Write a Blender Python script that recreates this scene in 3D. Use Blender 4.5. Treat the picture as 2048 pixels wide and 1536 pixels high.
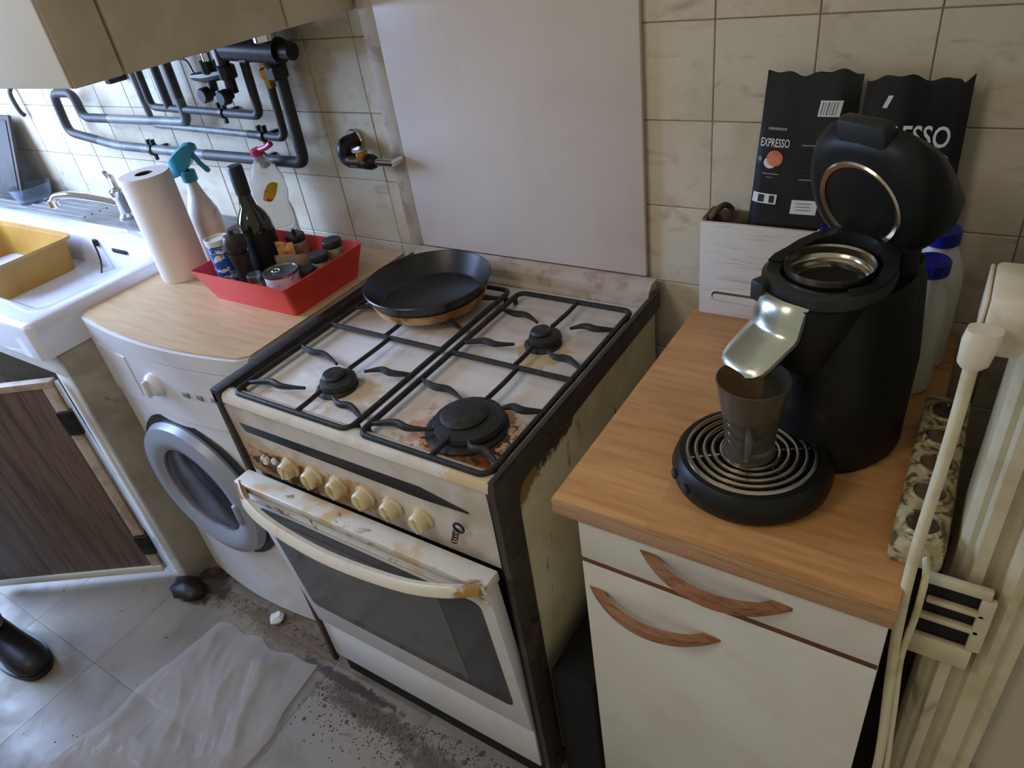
import bpy, bmesh, math, random
from mathutils import Vector, Matrix
random.seed(7)
for o in list(bpy.data.objects): bpy.data.objects.remove(o, do_unlink=True)
scene = bpy.context.scene
COL = scene.collection
PI = math.pi

# ---------------------------------------------------------------- camera
RC = ((0.8404908756, 0.5254812854, -0.1320776538), (0.2089216383, -0.5392213620, -0.8158382632), (-0.4999268317, 0.6581107364, -0.5629950458))
cam_d = bpy.data.cameras.new('camera'); cam = bpy.data.objects.new('camera', cam_d); COL.objects.link(cam)
cam_d.sensor_fit = 'HORIZONTAL'; cam_d.sensor_width = 36.0; cam_d.lens = 1418.516/2048*36.0
cam_d.clip_start = 0.01; cam_d.clip_end = 60
r_, d_, f_ = [Vector(v) for v in RC]
cam.matrix_world = Matrix(((r_.x, -d_.x, -f_.x, 1.0838), (r_.y, -d_.y, -f_.y, -1.1553), (r_.z, -d_.z, -f_.z, 1.5041), (0, 0, 0, 1)))
scene.camera = cam

# ---------------------------------------------------------------- light
world = bpy.data.worlds.new('world'); scene.world = world; world.use_nodes = True
bg = world.node_tree.nodes['Background']
bg.inputs[0].default_value = (1.0, 0.95, 0.80, 1); bg.inputs[1].default_value = 0.285
def area(name, loc, target, sx, sy, power, col):
    d = bpy.data.lights.new(name, 'AREA'); d.shape = 'RECTANGLE'; d.size = sx; d.size_y = sy; d.energy = power; d.color = col
    o = bpy.data.objects.new(name, d); COL.objects.link(o); o.location = loc
    o.rotation_euler = (Vector(target)-Vector(loc)).to_track_quat('-Z', 'Y').to_euler()
    return o
area('window_daylight', (-2.20, -1.12, 1.55), (-1.05, -0.93, 0.30), 1.05, 1.5, 128, (0.42, 0.60, 1.0))
area('room_fill_light', (-0.1, -1.9, 2.35), (0.1, -0.9, 0.6), 0.6, 0.6, 8, (1.0, 0.90, 0.80))  # unseen warm fill light added behind the camera
vs = scene.view_settings
vs.view_transform = 'Standard'; vs.look = 'None'; vs.gamma = 1.0; vs.use_curve_mapping = False; vs.exposure = 0.26

# ---------------------------------------------------------------- materials
def S(r, g, b):                                   # sRGB 0-255 -> linear
    def f(c):
        c /= 255.0
        return c/12.92 if c <= 0.04045 else ((c+0.055)/1.055)**2.4
    return (f(r), f(g), f(b), 1.0)
def mat(name, c1, c2=None, scale=6, lo=0.45, hi=0.65, rough=0.5, metal=0.0, bump=0.0, bscale=None, stretch=(1, 1, 1),
        c3=None, scale3=20, lo3=0.55, hi3=0.7, stretch3=(1, 1, 1), spots=(), trans=0.0, ior=1.45, coat=0.0, alpha=1.0, rand=0.0, detail=5, spec=0.5, rough2=None, world=False):
    m = bpy.data.materials.new(name); m.use_nodes = True
    nt = m.node_tree; N = nt.nodes; Lk = nt.links.new
    P = N['Principled BSDF']
    P.inputs['Roughness'].default_value = rough; P.inputs['Metallic'].default_value = metal
    P.inputs['IOR'].default_value = ior; P.inputs['Transmission Weight'].default_value = trans
    P.inputs['Coat Weight'].default_value = coat; P.inputs['Alpha'].default_value = alpha
    P.inputs['Specular IOR Level'].default_value = spec
    P.inputs['Base Color'].default_value = c1
    tc = N.new('ShaderNodeTexCoord')
    info = N.new('ShaderNodeObjectInfo')
    src = tc.outputs['Object']
    if rand:
        ad = N.new('ShaderNodeVectorMath'); ad.operation = 'MULTIPLY_ADD'
        Lk(info.outputs['Random'], ad.inputs[0]); ad.inputs[1].default_value = (37, 53, 71); Lk(src, ad.inputs[2]); src = ad.outputs[0]
    cur = None
    def noise(sc, st, dist=0.0):
        mp = N.new('ShaderNodeMapping'); mp.inputs['Scale'].default_value = st; Lk(src, mp.inputs[0])
        n = N.new('ShaderNodeTexNoise'); n.inputs['Scale'].default_value = sc; n.inputs['Detail'].default_value = detail; n.inputs['Roughness'].default_value = 0.62
        n.inputs['Distortion'].default_value = dist
        Lk(mp.outputs[0], n.inputs['Vector']); return n.outputs['Fac']
    def ramp(fac, lo, hi):
        r = N.new('ShaderNodeMapRange'); r.clamp = True; r.interpolation_type = 'SMOOTHSTEP'
        r.inputs['From Min'].default_value = lo; r.inputs['From Max'].default_value = hi; Lk(fac, r.inputs['Value']); return r.outputs[0]
    def mix(fac, a, b):
        x = N.new('ShaderNodeMix'); x.data_type = 'RGBA'
        Lk(fac, x.inputs[0])
        if isinstance(a, tuple): x.inputs[6].default_value = a
        else: Lk(a, x.inputs[6])
        x.inputs[7].default_value = b
        return x.outputs[2]
    cur = c1
    if c2 is not None: 
        f2 = ramp(noise(scale, stretch, 0.3), lo, hi); cur = mix(f2, cur, c2)
        if rough2 is not None:
            rr = N.new('ShaderNodeMapRange'); Lk(f2, rr.inputs['Value']); rr.inputs['To Min'].default_value = rough; rr.inputs['To Max'].default_value = rough2
            Lk(rr.outputs[0], P.inputs['Roughness'])
    if c3 is not None: cur = mix(ramp(noise(scale3, stretch3, 0.8), lo3, hi3), cur, c3)
    for (cen, rad, col, nsc, soft) in spots:      # stain with a ragged outline round a point of the thing
        sb = N.new('ShaderNodeVectorMath'); sb.operation = 'SUBTRACT'; Lk(N.new('ShaderNodeNewGeometry').outputs['Position'] if world else tc.outputs['Object'], sb.inputs[0]); sb.inputs[1].default_value = cen
        dv = N.new('ShaderNodeVectorMath'); dv.operation = 'DIVIDE'; Lk(sb.outputs[0], dv.inputs[0]); dv.inputs[1].default_value = rad
        ln = N.new('ShaderNodeVectorMath'); ln.operation = 'LENGTH'; Lk(dv.outputs[0], ln.inputs[0])
        nn = noise(nsc, (1, 1, 1), 0.6)
        a = N.new('ShaderNodeMath'); a.operation = 'MULTIPLY_ADD'; Lk(nn, a.inputs[0]); a.inputs[1].default_value = 2.2; Lk(ln.outputs['Value'], a.inputs[2])
        cur = mix(ramp(a.outputs[0], 2.05+soft, 2.05-soft), cur, col)
    if not isinstance(cur, tuple): Lk(cur, P.inputs['Base Color'])
    if bump:
        b = N.new('ShaderNodeBump'); b.inputs['Strength'].default_value = bump; b.inputs['Distance'].default_value = 0.004
        Lk(noise(bscale or scale*3, stretch), b.inputs['Height']); Lk(b.outputs[0], P.inputs['Normal'])
    return m
def wood_mat(name, ca, cb, cc, rough=0.4, sx=1.0, plank=(0.24, 0.045), rotz=0.0):
    m = bpy.data.materials.new(name); m.use_nodes = True
    nt = m.node_tree; N = nt.nodes; Lk = nt.links.new; P = N['Principled BSDF']
    tc = N.new('ShaderNodeTexCoord'); mp = N.new('ShaderNodeMapping'); Lk(tc.outputs['Object'], mp.inputs[0]); mp.inputs['Rotation'].default_value = (0, 0, rotz)
    br = N.new('ShaderNodeTexBrick'); Lk(mp.outputs[0], br.inputs['Vector'])
    br.inputs['Scale'].default_value = 1.0; br.inputs['Brick Width'].default_value = plank[0]; br.inputs['Row Height'].default_value = plank[1]
    br.inputs['Mortar Size'].default_value = 0.0; br.inputs['Bias'].default_value = 0.0; br.offset = 0.37; br.offset_frequency = 2
    br.inputs['Color1'].default_value = ca; br.inputs['Color2'].default_value = cb; br.inputs['Mortar'].default_value = cb
    m2 = N.new('ShaderNodeMapping'); m2.inputs['Scale'].default_value = (6*sx, 60*sx, 60*sx); Lk(mp.outputs[0], m2.inputs[0])
    n = N.new('ShaderNodeTexNoise'); n.inputs['Scale'].default_value = 1.6; n.inputs['Detail'].default_value = 6; Lk(m2.outputs[0], n.inputs['Vector'])
    r = N.new('ShaderNodeMapRange'); r.inputs['From Min'].default_value = 0.4; r.inputs['From Max'].default_value = 0.75; r.inputs['To Max'].default_value = 0.65; Lk(n.outputs['Fac'], r.inputs['Value'])
    x = N.new('ShaderNodeMix'); x.data_type = 'RGBA'; Lk(r.outputs[0], x.inputs[0]); Lk(br.outputs['Color'], x.inputs[6]); x.inputs[7].default_value = cc
    Lk(x.outputs[2], P.inputs['Base Color']); P.inputs['Roughness'].default_value = rough
    return m

M = {}
M['grout'] = mat('grout', S(150, 132, 112), S(128, 110, 90), 30, rough=0.9)
M['tile'] = mat('wall_tile_glaze', S(206, 196, 174), S(194, 182, 156), 7, 0.42, 0.68, rough=0.34, c3=S(176, 161, 139), scale3=13, lo3=0.52, hi3=0.74, stretch3=(1.0, 1, 2.2), rand=1.0, bump=0.05, bscale=9)
M['plaster'] = mat('plaster', S(190, 184, 170), S(168, 160, 142), 5, rough=0.85, bump=0.1)
M['dirty_wall'] = mat('dirty_wall', S(176, 168, 146), S(120, 108, 82), 9, 0.5, 0.72, rough=0.8, c3=S(70, 58, 40), scale3=14, lo3=0.66, hi3=0.74, bump=0.15)
M['floor'] = mat('floor_tile', S(138, 128, 114), S(108, 97, 82), 3.2, 0.4, 0.7, rough=0.36, c3=S(96, 84, 70), scale3=24, lo3=0.60, hi3=0.80, rand=1.0, rough2=0.6, world=True,
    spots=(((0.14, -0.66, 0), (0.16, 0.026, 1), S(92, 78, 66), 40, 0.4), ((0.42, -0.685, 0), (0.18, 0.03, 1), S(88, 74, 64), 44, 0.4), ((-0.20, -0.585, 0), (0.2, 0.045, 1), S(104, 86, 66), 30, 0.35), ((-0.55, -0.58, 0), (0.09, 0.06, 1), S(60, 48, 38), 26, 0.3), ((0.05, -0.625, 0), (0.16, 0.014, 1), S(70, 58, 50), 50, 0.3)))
M['floor_joint'] = mat('floor_joint', S(112, 105, 96), rough=0.9)
M['panel'] = mat('panel_white', S(208, 198, 190), S(203, 192, 183), 4, rough=0.34, c3=S(150, 132, 112), scale3=60, lo3=0.76, hi3=0.80)
M['panel_edge'] = mat('panel_edge', S(186, 172, 158), S(160, 142, 122), 18, rough=0.5)
M['cab_side'] = mat('boiler_case_beige', S(196, 184, 158), S(186, 172, 144), 8, rough=0.55, bump=0.03, bscale=60)
M['cab_front'] = mat('boiler_case_white', S(225, 224, 218), rough=0.22)
M['pipe'] = mat('pipe_dark_paint', S(56, 55, 55), S(40, 38, 37), 20, rough=0.55, metal=0.1)
M['pipe_light'] = mat('pipe_grey_paint', S(112, 114, 112), S(84, 85, 84), 14, rough=0.5, metal=0.1)
M['black_metal'] = mat('dark_fitting', S(44, 42, 40), S(28, 26, 25), 40, rough=0.4, metal=0.5)
M['chrome'] = mat('chrome', S(215, 215, 220), rough=0.12, metal=1.0)
M['brass'] = mat('brass', S(190, 140, 62), S(120, 84, 36), 60, rough=0.3, metal=0.9)
M['enamel'] = mat('enamel_white', S(222, 214, 206), S(208, 198, 186), 9, rough=0.22)
M['iron'] = mat('grate_iron', S(30, 30, 29), S(46, 44, 42), 50, rough=0.5, bump=0.2, bscale=120)
M['burner'] = mat('burner_cap_black', S(34, 33, 32), S(52, 50, 47), 30, rough=0.55, bump=0.25, bscale=90)
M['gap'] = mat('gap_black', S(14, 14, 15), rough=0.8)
M['stove_trim'] = mat('stove_dark_trim', S(58, 50, 42), S(84, 72, 56), 14, 0.5, 0.75, rough=0.45, c3=S(34, 28, 22), scale3=22, lo3=0.55, hi3=0.7)
M['black_gloss'] = mat('black_gloss', S(16, 16, 18), rough=0.18)
M['oven_glass'] = mat('oven_glass', S(40, 42, 46), rough=0.12, coat=0.4)
M['oven_window'] = mat('oven_window_inner', S(92, 92, 92), S(76, 74, 72), 6, rough=0.2)
M['washer'] = mat('washer_white', S(214, 213, 216), S(204, 202, 204), 8, rough=0.32)
M['bezel'] = mat('washer_door_grey', S(150, 154, 164), rough=0.35, metal=0.2)
M['porthole'] = mat('porthole_glass', S(30, 32, 36), rough=0.2)
M['washer_top'] = wood_mat('washer_top_laminate', S(206, 176, 134), S(198, 168, 128), S(176, 142, 102), 0.42)
M['worktop'] = wood_mat('worktop_laminate', S(202, 150, 94), S(186, 134, 80), S(156, 102, 56), 0.34, plank=(0.2, 0.04))
M['brown_edge'] = mat('brown_edging', S(112, 70, 46), S(84, 50, 32), 9, rough=0.5)
M['worktop_edge'] = mat('worktop_edge', S(174, 134, 100), S(154, 112, 80), 4, rough=0.45, stretch=(2, 40, 40))
M['cab_white'] = mat('cabinet_white', S(214, 212, 203), S(206, 203, 192), 5, rough=0.36, c3=S(170, 158, 140), scale3=34, lo3=0.72, hi3=0.8)
M['wood_handle'] = mat('wood_handle', S(152, 106, 72), S(120, 78, 50), 5, rough=0.45, stretch=(3, 30, 30))
M['sink'] = mat('sink_ceramic', S(214, 216, 226), rough=0.12, coat=0.3)
M['steel'] = mat('drainer_steel', S(128, 126, 124), S(106, 104, 102), 8, rough=0.5, metal=0.2, stretch=(1, 12, 1))
M['sink_side'] = mat('sink_cabinet_side', S(160, 152, 138), S(136, 126, 110), 7, 0.45, 0.7, rough=0.6, c3=S(96, 84, 66), scale3=16, lo3=0.64, hi3=0.76)
M['brown_wood'] = mat('dark_wood_door', S(112, 94, 86), S(82, 68, 62), 3.2, 0.4, 0.65, rough=0.5, stretch=(26, 26, 1.2))
M['yellow'] = mat('yellow_plastic', S(176, 132, 58), S(162, 118, 50), 6, rough=0.35)
M['paper'] = mat('paper_towel', S(222, 212, 204), rough=0.95, bump=0.25, bscale=160)
M['card'] = mat('card_core', S(70, 58, 48), rough=0.9)
M['teal'] = mat('teal_plastic', S(48, 142, 164), rough=0.4)
M['spray_body'] = mat('spray_bottle_plastic', S(216, 206, 196), S(208, 194, 184), 9, rough=0.35, c3=S(170, 122, 116), scale3=24, lo3=0.62, hi3=0.7)
M['green_glass'] = mat('dark_green_glass', S(30, 34, 18), S(16, 18, 12), 12, rough=0.08, coat=0.6)
M['bottle_label'] = mat('dark_bottle_label', S(24, 22, 24), rough=0.6)
M['clear_plastic'] = mat('clear_plastic', S(236, 236, 230), rough=0.12, trans=0.7, ior=1.15)
M['oil'] = mat('cooking_oil', S(228, 200, 120), rough=0.05, trans=0.85, ior=1.3)
M['oil_label'] = mat('oil_label', S(222, 176, 50), S(196, 60, 48), 26, 0.5, 0.56, rough=0.5)
M['pink'] = mat('pink_cap', S(200, 46, 92), rough=0.4)
M['red'] = mat('red_plastic', S(222, 66, 56), S(212, 58, 50), 6, rough=0.4)
M['blue_can'] = mat('blue_salt_label', S(38, 82, 160), S(222, 224, 230), 34, 0.52, 0.56, rough=0.4, stretch=(1, 1, 1.6))
M['white_card'] = mat('white_card', S(214, 210, 202), rough=0.7)
M['dark_wood'] = mat('pepper_mill_wood', S(52, 44, 40), S(36, 30, 28), 20, rough=0.35)
M['jar_glass'] = mat('jar_glass', S(170, 160, 140), S(140, 120, 90), 20, rough=0.12, trans=0.25)
M['spice'] = mat('spice_fill', S(140, 100, 66), S(110, 76, 46), 60, rough=0.8)
M['black_plastic'] = mat('black_plastic', S(26, 26, 26), S(32, 32, 30), 20, rough=0.42)
M['tin'] = mat('tin_lid', S(130, 134, 132), rough=0.28, metal=0.85)
M['tin_label'] = mat('tin_label', S(202, 196, 212), S(150, 140, 170), 40, 0.55, 0.6, rough=0.45)
M['brown_paper'] = mat('brown_packet', S(126, 104, 78), S(96, 78, 56), 14, rough=0.7, bump=0.3)
M['packet_red'] = mat('printed_packet', S(196, 150, 88), S(190, 60, 60), 30, 0.52, 0.58, rough=0.5)
M['pan_black'] = mat('nonstick_black', S(26, 27, 28), S(36, 36, 36), 8, rough=0.32)
M['pan_base'] = mat('pan_scorched_side', S(206, 170, 122), S(150, 96, 50), 16, 0.42, 0.62, rough=0.4)
M['coffee_black'] = mat('coffee_machine_black', S(22, 22, 21), S(26, 26, 24), 10, rough=0.42, spec=0.3)
M['coffee_grey'] = mat('coffee_machine_charcoal', S(42, 44, 42), rough=0.45, spec=0.35)
M['silver'] = mat('satin_silver', S(196, 200, 186), rough=0.24, metal=0.9)
M['ring_metal'] = mat('pad_ring_metal', S(186, 176, 156), rough=0.22, metal=1.0)
M['smoke_glass'] = mat('smoked_glass', S(124, 117, 102), rough=0.06, trans=0.7, ior=1.35)
M['bag'] = mat('foil_bag_black', S(26, 26, 27), S(20, 20, 21), 12, rough=0.34, bump=0.35, bscale=14)
M['print_white'] = mat('print_white', S(214, 216, 214), rough=0.5)
M['print_grey'] = mat('print_grey', S(120, 122, 122), rough=0.5)
M['print_dark'] = mat('print_dark', S(40, 40, 42), rough=0.5)
M['print_orange'] = mat('print_orange', S(214, 128, 92), S(196, 96, 70), 60, rough=0.5)
M['crate'] = mat('whitewashed_wood', S(210, 204, 196), S(184, 176, 164), 4, 0.5, 0.72, rough=0.7, stretch=(2, 30, 30), c3=S(132, 116, 98), scale3=5, lo3=0.68, hi3=0.76, stretch3=(2, 40, 40), bump=0.2)
M['crate_dark'] = mat('crate_worn_rim', S(96, 80, 62), S(60, 50, 40), 22, rough=0.7)
M['milk'] = mat('milk_bottle_plastic', S(226, 228, 214), rough=0.4, trans=0.0)
M['blue_cap'] = mat('blue_cap', S(30, 34, 150), rough=0.35)
M['cream_plastic'] = mat('aged_cream_plastic', S(186, 176, 136), S(146, 132, 90), 24, rough=0.5, c3=S(84, 70, 42), scale3=44, lo3=0.46, hi3=0.60)
M['cord'] = mat('cream_cord', S(206, 198, 164), S(188, 176, 136), 12, rough=0.5)
M['jamb'] = mat('jamb_paint', S(200, 190, 158), S(182, 170, 134), 8, rough=0.45, c3=S(134, 120, 88), scale3=18, lo3=0.6, hi3=0.74, stretch3=(1, 1, 0.25))
M['plug'] = mat('plug_cream', S(214, 204, 180), S(194, 180, 150), 18, rough=0.45)
M['trousers'] = mat('dark_trousers', S(34, 32, 34), rough=0.9, bump=0.2)
M['shirt'] = mat('dark_jumper', S(60, 60, 66), rough=0.95, bump=0.2)
M['skin'] = mat('skin', S(196, 150, 124), rough=0.55)
M['shoe'] = mat('black_shoe_leather', S(24, 22, 23), rough=0.45)
M['sock'] = mat('grey_sock', S(88, 82, 84), rough=0.9)
M['sheet'] = mat('thin_plastic_sheet', S(214, 206, 200), rough=0.2, trans=0.5, ior=1.12, alpha=0.66)
M['debris'] = mat('floor_debris', S(92, 76, 62), S(60, 48, 40), 60, rough=0.9)
M['tissue'] = mat('tissue', S(220, 220, 222), rough=0.9)
M['tray_dark'] = mat('baking_tray_dark', S(66, 60, 54), S(46, 42, 38), 8, rough=0.65)
M['glass_blue'] = mat('clear_glass', S(200, 212, 226), rough=0.05, trans=0.9, ior=1.3)

# ---------------------------------------------------------------- mesh helpers
class MB:
    def __init__(s): s.bm = bmesh.new()
    def box(s, x0, x1, y0, y1, z0, z1, bev=0.0, seg=2):
        r = bmesh.ops.create_cube(s.bm, size=1.0); v = r['verts']
        for q in v:
            q.co = Vector(((x0+x1)/2+q.co.x*(x1-x0), (y0+y1)/2+q.co.y*(y1-y0), (z0+z1)/2+q.co.z*(z1-z0)))
        if bev:
            es = list({e for q in v for e in q.link_edges})
            bmesh.ops.bevel(s.bm, geom=es, offset=bev, segments=seg, profile=0.5, affect='EDGES')
        return s
    def tube(s, pts, r, seg=10, closed=False, flat=1.0):
        pts = [Vector(p) for p in pts]; n = len(pts); rings = []
        rr = r if isinstance(r, (list, tuple)) else [r]*n
        up = None
        for i, p in enumerate(pts):
            if closed: t = (pts[(i+1) % n]-pts[i-1])
            else: t = pts[min(i+1, n-1)]-pts[max(i-1, 0)]
            t.normalize()
            if up is None:
                up = Vector((0, 0, 1)) if abs(t.z) < 0.9 else Vector((1, 0, 0))
            a = up.cross(t)
            if a.length < 1e-4: a = Vector((0, 1, 0)).cross(t)
            a.normalize(); b = t.cross(a).normalized(); up = b
            rings.append([s.bm.verts.new(p+a*rr[i]*math.cos(2*PI*k/seg)+b*rr[i]*flat*math.sin(2*PI*k/seg)) for k in range(seg)])
        for i in range(n if closed else n-1):
            A, Bq = rings[i], rings[(i+1) % n]
            for k in range(seg): s.bm.faces.new((A[k], A[(k+1) % seg], Bq[(k+1) % seg], Bq[k]))
        if not closed:
            s.bm.faces.new(rings[0][::-1]); s.bm.faces.new(rings[-1])
        return s
    def lathe(s, prof, seg=28, c=(0, 0, 0), rot=None, sx=1.0, sy=1.0):
        c = Vector(c); rings = []
        for (r, z) in prof:
            if r < 1e-6:
                p = Vector((0, 0, z)); p = (rot @ p if rot else p)+c; rings.append([s.bm.verts.new(p)])
            else:
                L = []
                for k in range(seg):
                    p = Vector((r*sx*math.cos(2*PI*k/seg), r*sy*math.sin(2*PI*k/seg), z)); p = (rot @ p if rot else p)+c
                    L.append(s.bm.verts.new(p))
                rings.append(L)
        for A, Bq in zip(rings[:-1], rings[1:]):
            for k in range(seg):
                k2 = (k+1) % seg
                if len(A) == 1 and len(Bq) == 1: continue
                if len(A) == 1: s.bm.faces.new((A[0], Bq[k2], Bq[k]))
                elif len(Bq) == 1: s.bm.faces.new((A[k], A[k2], Bq[0]))
                else: s.bm.faces.new((A[k], A[k2], Bq[k2], Bq[k]))
        return s
    def loft(s, secs, cap=True):
        rings = [[s.bm.verts.new(p) for p in sec] for sec in secs]
        n = len(rings[0])
        for A, Bq in zip(rings[:-1], rings[1:]):
            for k in range(n): s.bm.faces.new((A[k], A[(k+1) % n], Bq[(k+1) % n], Bq[k]))
        if cap: s.bm.faces.new(rings[0][::-1]); s.bm.faces.new(rings[-1])
        return s
    def prism(s, poly, a0, a1, axis='z'):
        def P(u, v, a): return {'z': (u, v, a), 'y': (u, a, v), 'x': (a, u, v)}[axis]
        return s.loft([[P(u, v, a0) for u, v in poly], [P(u, v, a1) for u, v in poly]])
    def grid(s, fn, nu, nv):
        V = [[s.bm.verts.new(fn(i/nu, j/nv)) for j in range(nv+1)] for i in range(nu+1)]
        for i in range(nu):
            for j in range(nv): s.bm.faces.new((V[i][j], V[i+1][j], V[i+1][j+1], V[i][j+1]))
        return s
    def xf(s, mtx):
        bmesh.ops.transform(s.bm, matrix=mtx, verts=s.bm.verts[:]); return s
def wloc(o):
    v = Vector((0, 0, 0))
    while o is not None: v += o.location; o = o.parent
    return v
def obj(name, mb, m, parent=None, local=False, ang=35):
    bm = mb.bm
    bmesh.ops.remove_doubles(bm, verts=bm.verts[:], dist=1e-6)
    if not local and parent is not None:
        w = wloc(parent)
        for v in bm.verts: v.co -= w
    bmesh.ops.recalc_face_normals(bm, faces=bm.faces[:])
    me = bpy.data.meshes.new(name); bm.to_mesh(me); bm.free()
    for p in me.polygons: p.use_smooth = True
    me.set_sharp_from_angle(angle=math.radians(ang))
    me.materials.append(M[m] if isinstance(m, str) else m)
    o = bpy.data.objects.new(name, me); COL.objects.link(o)
    if parent is not None: o.parent = parent
    return o
def tag(o, label, cat, group=None):
    o['label'] = label; o['category'] = cat
    if group: o['group'] = group
    return o
def thing(name, loc, label, cat, group=None, rz=0.0):
    o = bpy.data.objects.new(name, None); COL.objects.link(o); o.location = loc; o.rotation_euler = (0, 0, rz)
    o.empty_display_size = 0.05
    return tag(o, label, cat, group)
def struct(o): o['kind'] = 'structure'; return o
def dup(o, parent=None, loc=None, deep=True):
    c = o.copy(); COL.objects.link(c)
    if parent is not None: c.parent = parent
    if loc is not None: c.location = loc
    if deep:
        for ch in list(o.children): dup(ch, c)
    return c
def bez(pts, n=8):
    """Catmull-Rom through points."""
    P = [Vector(p) for p in pts]; out = []
    for i in range(len(P)-1):
        p0 = P[max(i-1, 0)]; p1 = P[i]; p2 = P[i+1]; p3 = P[min(i+2, len(P)-1)]
        for k in range(n):
            t = k/n
            out.append(0.5*((2*p1)+(-p0+p2)*t+(2*p0-5*p1+4*p2-p3)*t*t+(-p0+3*p1-3*p2+p3)*t**3))
    out.append(P[-1]); return out
def fillet(pts, r, n=5):
    """Polyline with rounded corners, for bent pipes."""
    P = [Vector(p) for p in pts]; out = [P[0]]
    for i in range(1, len(P)-1):
        a = (P[i-1]-P[i]); b = (P[i+1]-P[i]); rr = min(r, a.length*0.48, b.length*0.48)
        A = P[i]+a.normalized()*rr; Bq = P[i]+b.normalized()*rr
        for k in range(n+1):
            t = k/n; out.append((1-t)**2*A+2*t*(1-t)*P[i]+t*t*Bq)
    out.append(P[-1]); return out
def cyl(r, z0, z1, b=0.0):
    if b: return [(0, z0), (r-b, z0), (r, z0+b), (r, z1-b), (r-b, z1), (0, z1)]
    return [(0, z0), (r, z0), (r, z1), (0, z1)]
RX = lambda a: Matrix.Rotation(a, 3, 'X')
RY = lambda a: Matrix.Rotation(a, 3, 'Y')
RZ = lambda a: Matrix.Rotation(a, 3, 'Z')

# ================================================================= SETTING
wall = struct(obj('wall_back', MB().box(-2.45, 1.75, 0.0022, 0.10, -0.06, 2.5), 'grout'))
TX, TZ, TW = 0.694, 1.311, 0.1495
proto = None
for j in range(-20, 5):
    for i in range(-2, 7):
        x0 = TX+TW*j; z1 = TZ-0.15*(i-1)+0.0; z0 = z1-0.15
        if x0 > 0.02 and x0+TW < 0.57 and z0 > 0.87: continue
        if z1 > 1.62 or z0 < 0.40: continue
        if proto is None:
            proto = obj('tile', MB().box(0.0009, TW-0.0009, 0.0, 0.008, 0.0009, 0.1491, 0.0011, 1), 'tile', wall); t = proto
        else: t = dup(proto, wall)
        t.location = (x0, random.uniform(-0.0006, 0.0004), z0)
struct(obj('wall_right', MB().box(1.2265, 1.75, -0.49, 0.002, -0.06, 2.5), 'dirty_wall'))
wl = MB()
wl.box(-2.45, -2.33, -3.2, 0.002, -0.06, 0.06); wl.box(-2.45, -2.33, -3.2, 0.005, 2.2, 2.5); wl.box(-2.45, -2.33, -0.35, 0.005, 0.06, 2.2); wl.box(-2.45, -2.33, -3.2, -1.65, 0.06, 2.2)
struct(obj('wall_left', wl, 'plaster'))
win = struct(thing('window_1', (-2.39, -1.0, 0.06), 'white framed window in the left wall', 'window'))
del win['label'], win['category']
wf = MB()
for a in ((-1.65, -1.59), (-1.03, -0.97), (-0.41, -0.35)): wf.box(-2.42, -2.36, a[0], a[1], 0.06, 2.2, 0.004)
wf.box(-2.42, -2.36, -1.65, -0.35, 0.06, 0.14, 0.004); wf.box(-2.42, -2.36, -1.65, -0.35, 2.14, 2.2, 0.004)
obj('window_frame', wf, 'cab_white', win)
floor = struct(obj('floor', MB().box(-2.45, 1.75, -3.2, 0.006, -0.06, -0.0012), 'floor_joint'))
proto = None
for i in range(-8, 6):
    for j in range(0, 9):
        x0 = -0.02+0.3*i; y0 = -0.30*(j+1)
        if proto is None:
            proto = obj('floor_tile', MB().box(0.0002, 0.2998, 0.0002, 0.2998, -0.006, 0.0, 0.0005, 1), 'floor', floor); t = proto
        else: t = dup(proto, floor)
        t.location = (x0, y0, 0)
# door jamb on the right, a moulded upright
prof = [(1.142, -0.405), (1.142, -0.492), (1.150, -0.500), (1.156, -0.500), (1.159, -0.510), (1.171, -0.510), (1.174, -0.498), (1.186, -0.498), (1.189, -0.513), (1.198, -0.517), (1.207, -0.513), (1.210, -0.503), (1.226, -0.503), (1.226, -0.405)]
struct(obj('trim_1', MB().prism(prof, 0, 2.3), 'jamb', ang=20))

# ================================================================= SPLASHBACK SHEET
sp = thing('splashback_sheet', (0.29, -0.005, 0.87), 'tall pale enamelled sheet fixed to the wall behind the cooker', 'splashback')
obj('sheet', MB().box(0.028, 0.578, -0.014, -0.0025, 0.872, 1.9, 0.003), 'panel', sp)
obj('edge_strip', MB().box(-0.012, 0.0275, -0.012, -0.0025, 0.872, 1.9, 0.003), 'panel_edge', sp)

# ================================================================= BOILER CASE
bo = thing('boiler_cabinet', (-0.40, -0.30, 1.361), 'beige-sided hanging cabinet with white front, above the dark pipes', 'wall cabinet')
obj('side_panel', MB().box(-0.78, -0.022, -0.512, -0.187, 1.361, 2.25, 0.002), 'cab_side', bo)
fr = obj('front_panel', MB().box(-0.78, -0.022, -0.597, -0.516, 1.361, 2.25, 0.004), 'cab_side', bo)
obj('door_skin', MB().box(-0.778, -0.024, -0.601, -0.5972, 1.363, 2.25, 0.0015), 'cab_front', fr)
obj('filler_panel', MB().box(-0.78, -0.022, -0.183, -0.010, 1.361, 2.25, 0.002), 'cab_side', bo)

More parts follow.
